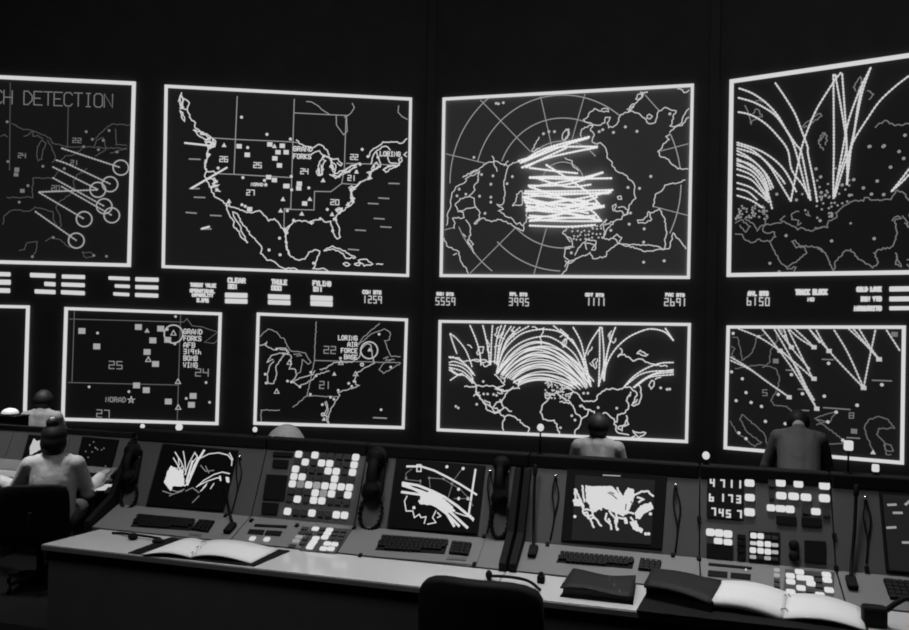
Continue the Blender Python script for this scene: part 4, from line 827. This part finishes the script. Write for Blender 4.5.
# open binder at the right with white pages and a folded back cover
t = thing('open_binder', dpt(770, 610), 'open black binder with white pages in front of the glowing numbers console', 'binder')
cv = [loc(R1.u(dpt(637, 604)), -.016, zD + .001), loc(R1.u(dpt(868, 630)), -.016, zD + .001), loc(R1.u(dpt(868, 630)), vD - .02, zD + .001), loc(R1.u(dpt(650, 590)), vD - .02, zD + .001)]
MB().prism(cv, Z * .006).build('cover', M_vinyl, t, bevel=.002)
def hgt(s): return .012 + .02 * math.sin(math.pi * s)
fb0, fb1, ff0, ff1 = dpt(652, 568, .05), dpt(724, 583.5, .035), dpt(644, 584, .05), dpt(712, 603, .035)
page_block((fb0, fb1), (ff0, ff1), lambda s: .010 * math.sin(math.pi * s), .012).build('folded_cover', M_vinyl2, t)
MB().prism([dpt(646, 596, .008), dpt(712, 612, .008), dpt(722, 588, .008), dpt(652, 574, .008)], Z * .026).build('page_stack', M_vinyl, t)
sb, sf = dpt(788, 594, .012), dpt(783, 618, .012)
page_block((dpt(722, 582, .03), sb), (dpt(711.5, 602.5, .03), sf), lambda s: .006 + .012 * math.sin(math.pi * s), .02).build('left_page', M_paper, t)
page_block((sb, dpt(860, 607.5, .012)), (sf, dpt(866, 630, .012)), lambda s: .002 + .015 * math.sin(math.pi * s), .008).build('right_page', M_paper, t)
m = MB()
for k_ in (.2, .8):
    c = mix(sf, sb, k_); m.tube([c + (A * math.cos(g) * .012 + Z * (math.sin(g) * .018 - .004)) for g in [i * math.pi / 8 for i in range(9)]], .002, 6)
m.build('ring_clip', M_chrome, t)
# little things
t = thing('ink_bottle', dpt(541, 583), 'small black cube-like bottle on the worktop beside the dark binder', 'bottle')
c = dpt(541, 583); MB().box(c + Z * .0135, A, D, Z, .0125, .0125, .0135).build('body', M_black, t, bevel=.004)
MB().tube([c + Z * .0265, c + Z * .036], .007, 12).build('cap', M_black, t)
t = thing('black_case', dpt(875, 622), 'black case standing on the worktop at the right picture edge', 'case')
c = dpt(874, 626); MB().box(c + Z * .03, A, D, Z, .033, .022, .03).build('body', M_vinyl, t, bevel=.008)
MB().tube(bez([c + Z * .05 + A * .032, c + Z * .075 + A * .06, c + Z * .09 + A * .09, c + Z * .06 + A * .13]), .008, 8).build('strap', M_vinyl, t)
t = thing('desk_headset', dpt(512, 580), 'black headset with thin band lying on the worktop edge by the chair', 'headset')
MB().ball(dpt(489, 575, .016), (.012, .016, .016)).build('ear_cup', M_black, t)
MB().tube(bez([dpt(489, 576, .012), dpt(505, 576.5, .02), dpt(522, 579, .022), dpt(532, 583, .016), dpt(540, 590, .008)]), .0052, 8).build('headband', M_black, t)
MB().ball(dpt(535, 590, .01), (.005, .005, .005)).build('glint_bead', M_chrome, t)  # added chrome bead standing in for a highlight on the band
# papers on the second row worktop
P2 = Plane((0, 0, zD + FL2), Z)
t = thing('paper_sheet', P2.at(95, 489), 'white paper sheets on the worktop right of the seated woman', 'paper')
MB().prism([P2.at(80, 491), P2.at(118, 490.5), P2.at(119, 484.5), P2.at(92, 484)], Z * .003).build('sheet', M_paper, t)
t = thing('dark_folder', P2.at(108, 490), 'small dark folder on the worktop beside the white sheets', 'folder')
MB().prism([P2.at(104, 494, .004), P2.at(121, 493, .004), P2.at(118, 488, .004), P2.at(108, 488, .004)], Z * .008).build('cover', M_vinyl, t)
def at_depth(px, py, Y):
    d = ray(px, py); return EYE + d * (Y / d.y)
pd = at_depth(10, 413, 8.36); zc = at_depth(10, 414.6, 8.36).z
t = thing('equipment_cabinet', V((pd.x - .06, pd.y, FL2)), 'black cabinet under the pale dome lamp at the left picture edge', 'cabinet')
MB().box(V((pd.x - .06, pd.y, (FL2 + zc) / 2 - .006)), A, D, Z, .23, .088, (zc - FL2) / 2 - .006).build('body', M_blackm, t)
MB().box(V((pd.x - .06, pd.y, zc - .006)), A, D, Z, .235, .093, .006).build('top', M_black, t)
b_ = V((pd.x, pd.y, zc)); pd = b_ + Z * .012
t = thing('dome_lamp', b_, 'pale dome-shaded lamp on the black cabinet at the left picture edge', 'lamp')
MB().tube([b_, b_ + Z * .012], .05, 16).build('base', M_black, t); m = MB()
n_ = 20; R_ = [(.085, 0), (.083, .012), (.072, .030), (.052, .046), (.024, .055), (.001, .058)]
m.add([pd + Z * h_ + V((math.cos(g), math.sin(g), 0)) * r_ for r_, h_ in R_ for g in [2 * math.pi * k / n_ for k in range(n_)]], [[j * n_ + k, j * n_ + (k + 1) % n_, (j + 1) * n_ + (k + 1) % n_, (j + 1) * n_ + k] for j in range(5) for k in range(n_)], True)
m.build('lamp_shade', mat('pale_enamel', .6, .5), t)
# ------------------------------------------------------------------ chairs
def chair(pos, yaw, label, seat_h=.46, back_top=.88, bw=.43, fz=0, group=None, low=.14):
    t = thing('swivel_chair', pos, label, 'chair', group or 'dark operator chairs'); p = V(pos)
    X = V((math.cos(yaw), math.sin(yaw), 0)); Y = V((-math.sin(yaw), math.cos(yaw), 0))
    def q(x, y, z): return p + X * x + Y * y + Z * z
    n = 10; m = MB()
    rows = []
    for j in range(7):
        z = seat_h + low + (back_top - seat_h - low) * j / 6; sh_ = 1 - .10 * max(0, (j - 4) / 2) ** 2
        rows.append([q(bw / 2 * sh_ * (2 * i / n - 1), -.22 - .03 * j / 6 + .05 * (2 * i / n - 1) ** 2, z - (.028 * abs(2 * i / n - 1) ** 4 if j == 6 else 0)) for i in range(n + 1)])
    th = Y * -.05; vs = [v for R in rows for v in R]; k = len(vs); vs += [v + th for v in vs]; fs = []; N_ = n + 1
    for j in range(6):
        for i in range(n):
            a = j * N_ + i; fs += [[a, a + 1, a + N_ + 1, a + N_], [k + a, k + a + N_, k + a + N_ + 1, k + a + 1]]
    for i in range(n): fs += [[i, k + i, k + i + 1, i + 1], [6 * N_ + i, 6 * N_ + i + 1, k + 6 * N_ + i + 1, k + 6 * N_ + i]]
    for j in range(6): a = j * N_; fs += [[a, a + N_, k + a + N_, k + a], [a + n, k + a + n, k + a + N_ + n, a + N_ + n]]
    m.add(vs, fs, True); o = m.build('backrest', M_vinyl, t, bevel=.012)
    MB().prism([q(-.21, -.2, seat_h - .06), q(.21, -.2, seat_h - .06), q(.21, .20, seat_h - .06), q(-.21, .20, seat_h - .06)], Z * .06).build('seat', M_vinyl, t, bevel=.025)
    MB().tube(bez([q(0, -.05, seat_h - .075), q(0, -.24, seat_h - .06), q(0, -.31, seat_h + .05), q(0, -.31, seat_h + .22)]), .016, 8).build('back_support', M_black, t)
    MB().tube([q(0, 0, .06), q(0, 0, seat_h - .06)], .028, 12).build('column', M_black, t)
    for i in range(5):
        g = 2 * math.pi * i / 5 + .3; e = q(.27 * math.cos(g), .27 * math.sin(g), .075)
        l = MB().tube([q(0, 0, .10), e], [.024, .015], 8).build('base_leg', M_black, t)
        MB().ball(e - Z * .043, (.014, .028, .031)).build('caster', M_black, l)
    return t
# near chair in front of the left worktop
g = Plane((0, 0, .915), Z).at(479, 577); 
cp = V((g.x, g.y, 0)) + D * .24
chair((cp.x, cp.y, 0), -TH, 'black chair in the foreground with its back to the worktop edge', back_top=.915, bw=.355)
# ------------------------------------------------------------------ people
def capsule(mb, a, ra, b, rb, n=12):
    a, b = V(a), V(b); d = b - a; L = d.length
    if L < 1e-5: mb.ball(a, ra); return
    d /= L; P = []; R = []
    for k in range(5):
        g = math.pi / 2 * k / 4; P.append(a - d * ra * math.cos(g)); R.append(max(.0005, ra * math.sin(g)))
    for k in range(5):
        g = math.pi / 2 * k / 4; P.append(b + d * rb * math.sin(g)); R.append(max(.0005, rb * math.cos(g)))
    mb.tube(P, R, n)
def fuse(name, mb, m, parent, vox, smooth=4):
    o = mb.build('tmp', m)
    r = o.modifiers.new('r', 'REMESH'); r.mode = 'VOXEL'; r.voxel_size = vox; r.use_smooth_shade = True
    s = o.modifiers.new('s', 'SMOOTH'); s.factor = .5; s.iterations = smooth
    dg = bpy.context.evaluated_depsgraph_get(); me = bpy.data.meshes.new_from_object(o.evaluated_get(dg))
    bpy.data.objects.remove(o)
    me.transform(Matrix.Translation(-ORG[parent.name])); me.name = name
    me.materials.clear(); me.materials.append(m)
    n = bpy.data.objects.new(name, me); C.objects.link(n); n.parent = parent; ORG[n.name] = ORG[parent.name]; return n
SKIN = mat('skin', .30, .55, .05, 30); HAIRD = mat('dark_hair', .010, .6, .4, 90, .3, bump=.3); HAIRG = mat('grey_hair', .42, .6, .35, 60, .3, bump=.4)
SHOE = mat('black_shoe', .01, .4); TROU = mat('dark_trousers', .015, .8, .2, 60)
def person(pos, yaw, label, shirt, hair=HAIRD, pose='sit', trousers=TROU, scale=1.0, arms=None, haircut='short', lean=0, head_tilt=0, build=1.0, seat=.46, nod=0):
    t = thing('person', pos, label, 'person'); p = V(pos)
    X = V((math.cos(yaw), math.sin(yaw), 0)); Y = V((-math.sin(yaw), math.cos(yaw), 0))
    def q(x, y, z): return p + (X * x + Y * y + Z * z) * scale
    if pose == 'sit':
        pel = (0, 0, seat + .10); L0 = seat + .10
        def sp(h, x=0, y=0): return (x, h * math.sin(lean) + y, L0 + h * math.cos(lean))
        hips = [(s * .095, .03, seat + .085) for s in (-1, 1)]; knees = [(s * .12, .43, seat + .06) for s in (-1, 1)]; ank = [(s * .12, .42, .085) for s in (-1, 1)]
    else:
        pel = (0, 0, .90); L0 = .90
        def sp(h, x=0, y=0): return (x, h * math.sin(lean) + y, L0 + h * math.cos(lean))
        hips = [(s * .095, 0, .88) for s in (-1, 1)]; knees = [(s * .11, .03, .48) for s in (-1, 1)]; ank = [(s * .12, -.02, .085) for s in (-1, 1)]
    sw = .185 * build
    shd = [sp(.42, s * sw) for s in (-1, 1)]
    elb, wri = [], []
    for i, s in enumerate((-1, 1)):
        d = (arms or [None, None])[i]
        if d: elb.append(d[0]); wri.append(d[1])
        else: elb.append((s * (sw + .05), .10 + sp(.2)[1], L0 + .17)); wri.append((s * .17, .36 + sp(.2)[1], L0 + .19))
    nk0, nk1 = sp(.47, 0, -.005), sp(.54, 0, .01)
    hc = V(sp(.625, 0, .03)) + V((0, nod, -nod * .9)); hc = tuple(hc)
    # body: one continuous surface
    b = MB(); sc = scale
    def cap(a, ra, c, rc, mb=b): capsule(mb, q(*a), ra * sc, q(*c), rc * sc)
    cap(pel, .125 * build, sp(.16), .118 * build)
    for k in (-1, 1):
        cap(sp(0, k * .06), .11 * build, sp(.30, k * .07), .105 * build); cap(sp(.30, k * .07), .105 * build, sp(.42, k * .10), .075 * build)
    for i, s in enumerate((-1, 1)):
        cap(sp(.43, s * .05), .06, shd[i], .040); cap(shd[i], .054, elb[i], .041); cap(elb[i], .040, wri[i], .027)
        cap(hips[i], .095 * build, knees[i], .062); cap(knees[i], .058, ank[i], .040)
        f_ = V(ank[i]); cap((f_.x, f_.y, .05), .042, (f_.x, f_.y + .14, .035), .033)
        w_ = V(wri[i]); e_ = V(elb[i]); d = (w_ - e_).normalized(); side = V((-s, 0, 0)); side = (side - d * side.dot(d)).normalized(); up_ = d.cross(side)
        if up_.z < 0: up_ = -up_
        pm = w_ + d * .05
        for k in (-.024, -.008, .008, .024): cap(tuple(w_ + side * k * .5), .018, tuple(w_ + d * .085 + side * k), .013)
        for k, ln in ((-.026, .058), (-.009, .075), (.009, .082), (.027, .072)):
            a0 = w_ + d * .088 + side * k; a1 = a0 + d * ln * .55 - up_ * .006; a2 = a1 + d * ln * .40 - up_ * .018
            cap(tuple(a0), .0105, tuple(a1), .0095); cap(tuple(a1), .0095, tuple(a2), .0085)
        t0 = w_ + d * .02 + side * .022; t1 = t0 + side * .03 + d * .03; t2_ = t1 + d * .032 + side * .004
        cap(tuple(t0), .013, tuple(t1), .0115); cap(tuple(t1), .0115, tuple(t2_), .0095)
    cap(nk0, .056, nk1, .052)
    axs = (X, Y, Z)
    b.ball(q(*hc), (.076 * sc, .094 * sc, .108 * sc), axs, 20, 14); H_ = V(hc)
    cap(tuple(H_ + V((0, .035, -.055))), .055, tuple(H_ + V((0, .055, -.085))), .036)
    cap(tuple(H_ + V((0, .092, .005))), .009, tuple(H_ + V((0, .112, -.028))), .015)
    for s in (-1, 1):
        b.ball(q(*(H_ + V((s * .078, -.005, -.012)))), (.010 * sc, .020 * sc, .031 * sc), axs)
        cap(tuple(H_ + V((s * .022, .086, .018))), .012, tuple(H_ + V((s * .045, .078, .018))), .011)
    cap(tuple(H_ + V((-.020, .092, -.052))), .009, tuple(H_ + V((.020, .092, -.052))), .009)
    fuse('body', b, SKIN, t, .0085)
    eyes = MB()
    for s in (-1, 1): eyes.ball(q(*(H_ + V((s * .031, .088, .004)))), .011 * sc)
    eyes.build('eyes', mat('eye', .5, .2), t)
    # clothes
    c_ = MB(); g = .014
    def cp_(a, ra, d_, rd): capsule(c_, q(*a), (ra + g) * sc, q(*d_), (rd + g) * sc)
    cp_(sp(.02), .120 * build, sp(.16), .118 * build)
    for k in (-1, 1):
        cp_(sp(.02, k * .06), .108 * build, sp(.30, k * .07), .106 * build); cp_(sp(.30, k * .07), .106 * build, sp(.42, k * .10), .077 * build)
    for i, s in enumerate((-1, 1)):
        c_.ball(q(*sp(.24, 0, -.01)), (.185 * build * sc, .125 * build * sc, .25 * sc), (X, Y * math.cos(lean) - Z * math.sin(lean), Z * math.cos(lean) + Y * math.sin(lean)), 20, 14)
        cp_(sp(.20, 0, -.03), .10 * build, sp(.43, 0, -.015), .066); cp_(sp(.485, s * .02), .040, sp(.43, s * sw * .75), .042); cp_(sp(.43, s * .05), .056, shd[i], .052); cp_(shd[i], .056, elb[i], .045)
        w_ = V(wri[i]); e_ = V(elb[i]); cp_(elb[i], .049, tuple(e_ + (w_ - e_) * .86), .040)
    cp_(nk0, .050, sp(.50, 0, .0), .048)
    sh_o = fuse('shirt', c_, shirt, t, .012, 3)
    tr_ = MB()
    def ct(a, ra, d_, rd): capsule(tr_, q(*a), (ra + g) * sc, q(*d_), (rd + g) * sc)
    ct(pel, .122 * build, sp(.04), .118 * build)
    for i in (0, 1):
        ct(hips[i], .097 * build, knees[i], .066); f_ = V(ank[i]); ct(knees[i], .064, (f_.x, f_.y, .115), .048)
        ct((hips[i][0] * .8, hips[i][1], hips[i][2]), .10 * build, pel, .11 * build)
    fuse('trousers', tr_, trousers, t, .012, 3)
    for i in (0, 1):
        f_ = V(ank[i]); s_ = MB(); capsule(s_, q(f_.x, f_.y - .03, .05), .048 * sc, q(f_.x, f_.y + .16, .038), .037 * sc)
        capsule(s_, q(f_.x, f_.y, .09), .05 * sc, q(f_.x, f_.y, .05), .05 * sc)
        for v in s_.v: v.z = max(v.z, p.z + .001)
        s_.build('shoe', SHOE, t)
    h_ = MB()
    h_.ball(q(*(H_ + V((0, -.014, .022)))), (.086 * sc, .096 * sc, .100 * sc), axs, 20, 14)
    h_.ball(q(*(H_ + V((0, -.045, -.035)))), (.074 * sc, .062 * sc, .085 * sc), axs, 16, 12)
    if haircut == 'bun':
        h_.ball(q(*(H_ + V((0, -.05, -.03)))), (.102 * sc, .082 * sc, .115 * sc), axs, 16, 12); h_.ball(q(*(H_ + V((0, -.03, .03)))), (.100 * sc, .100 * sc, .098 * sc), axs, 16, 12)
        h_.ball(q(*(H_ + V((-.008, -.05, .135)))), (.052 * sc, .05 * sc, .042 * sc), axs)
    if haircut == 'full':
        h_.ball(q(*(H_ + V((0, -.02, .01)))), (.100 * sc, .104 * sc, .108 * sc), axs, 16, 12)
        h_.ball(q(*(H_ + V((0, -.055, -.055)))), (.082 * sc, .062 * sc, .085 * sc), axs, 16, 12)
    fuse('hair', h_, hair, t, .010, 3)
    return t, q, H_
def ground(px, py, zpoint):
    p = Plane((0, 0, zpoint), Z).at(px, py); return p
SH_W = mat('light_blouse', .52, .8, .15, 16, bump=.8); SH_G = mat('grey_shirt', .20, .8, .12, 14, bump=.6); SH_D = mat('dark_shirt', .062, .8, .15, 14, bump=.6)
# seated woman, second row
pw = at_depth(54, 440, 6.55); yaw = .22
chair((pw.x - .08, pw.y - .02, FL2), yaw, 'dark chair holding the seated woman in the light blouse', seat_h=.44, back_top=.865, bw=.52, low=-.05)
arms = [((-.31, .12, .76), (-.50, .30, .80)), ((.25, .10, .72), (.30, .36, .80))]
t, q, H_ = person((pw.x, pw.y, FL2), yaw, 'woman in a light blouse seated with her back turned, dark hair tied up', SH_W, pose='sit', haircut='bun', arms=arms, trousers=mat('grey_skirt', .10, .8), seat=.46, build=.94)
MB().ball(q(*(H_ + V((.0, -.085, .165)))), (.018, .012, .022)).build('hair_clip', mat('white_plastic', .8, .4), t)
# operator far left beyond
pm_ = at_depth(42, 400, 8.85)
chair((pm_.x, pm_.y, FL2), -TH + .1, 'dark chair under the operator seated below the left screens', seat_h=.52)
person((pm_.x, pm_.y, FL2), .1, 'person in a grey shirt seated beyond the woman, below the left screens', SH_G, seat=.54, haircut='full', nod=.03, build=.85)
# operator in front of the world map
pm2 = at_depth(598, 430, 7.2)
chair((pm2.x, pm2.y, FL2), -TH, 'dark chair under the operator facing the world map', seat_h=.56)
person((pm2.x, pm2.y, FL2), -TH, 'dark-haired person in a grey shirt seated facing the world map screen', SH_G, seat=.58, haircut='full', nod=.02, build=.92, arms=[((-.26, .08, .74), (-.20, .28, .81)), ((.26, .08, .74), (.20, .28, .81))])
# man leaning on the low desk at the right
pm3 = at_depth(800, 430, 6.8)
person((pm3.x, pm3.y, FL2), -TH - .1, 'person in a dark shirt leaning forward below the far right screens', SH_D, pose='stand', lean=.62, haircut='full', nod=.06, build=.9, scale=1.0, arms=[((-.25, .30, .98), (-.27, .44, .80)), ((.24, .32, .98), (.26, .45, .80))])
# grey haired head behind the button console
pm4 = at_depth(285, 432, 4.02)
person((pm4.x, pm4.y, FL2), -TH, 'grey-haired person standing just behind the lit button console', SH_D, hair=HAIRG, pose='stand', haircut='full', scale=1.02, arms=[((-.25, -.02, 1.02), (-.24, .16, .84)), ((.25, -.02, 1.02), (.24, .16, .84))])
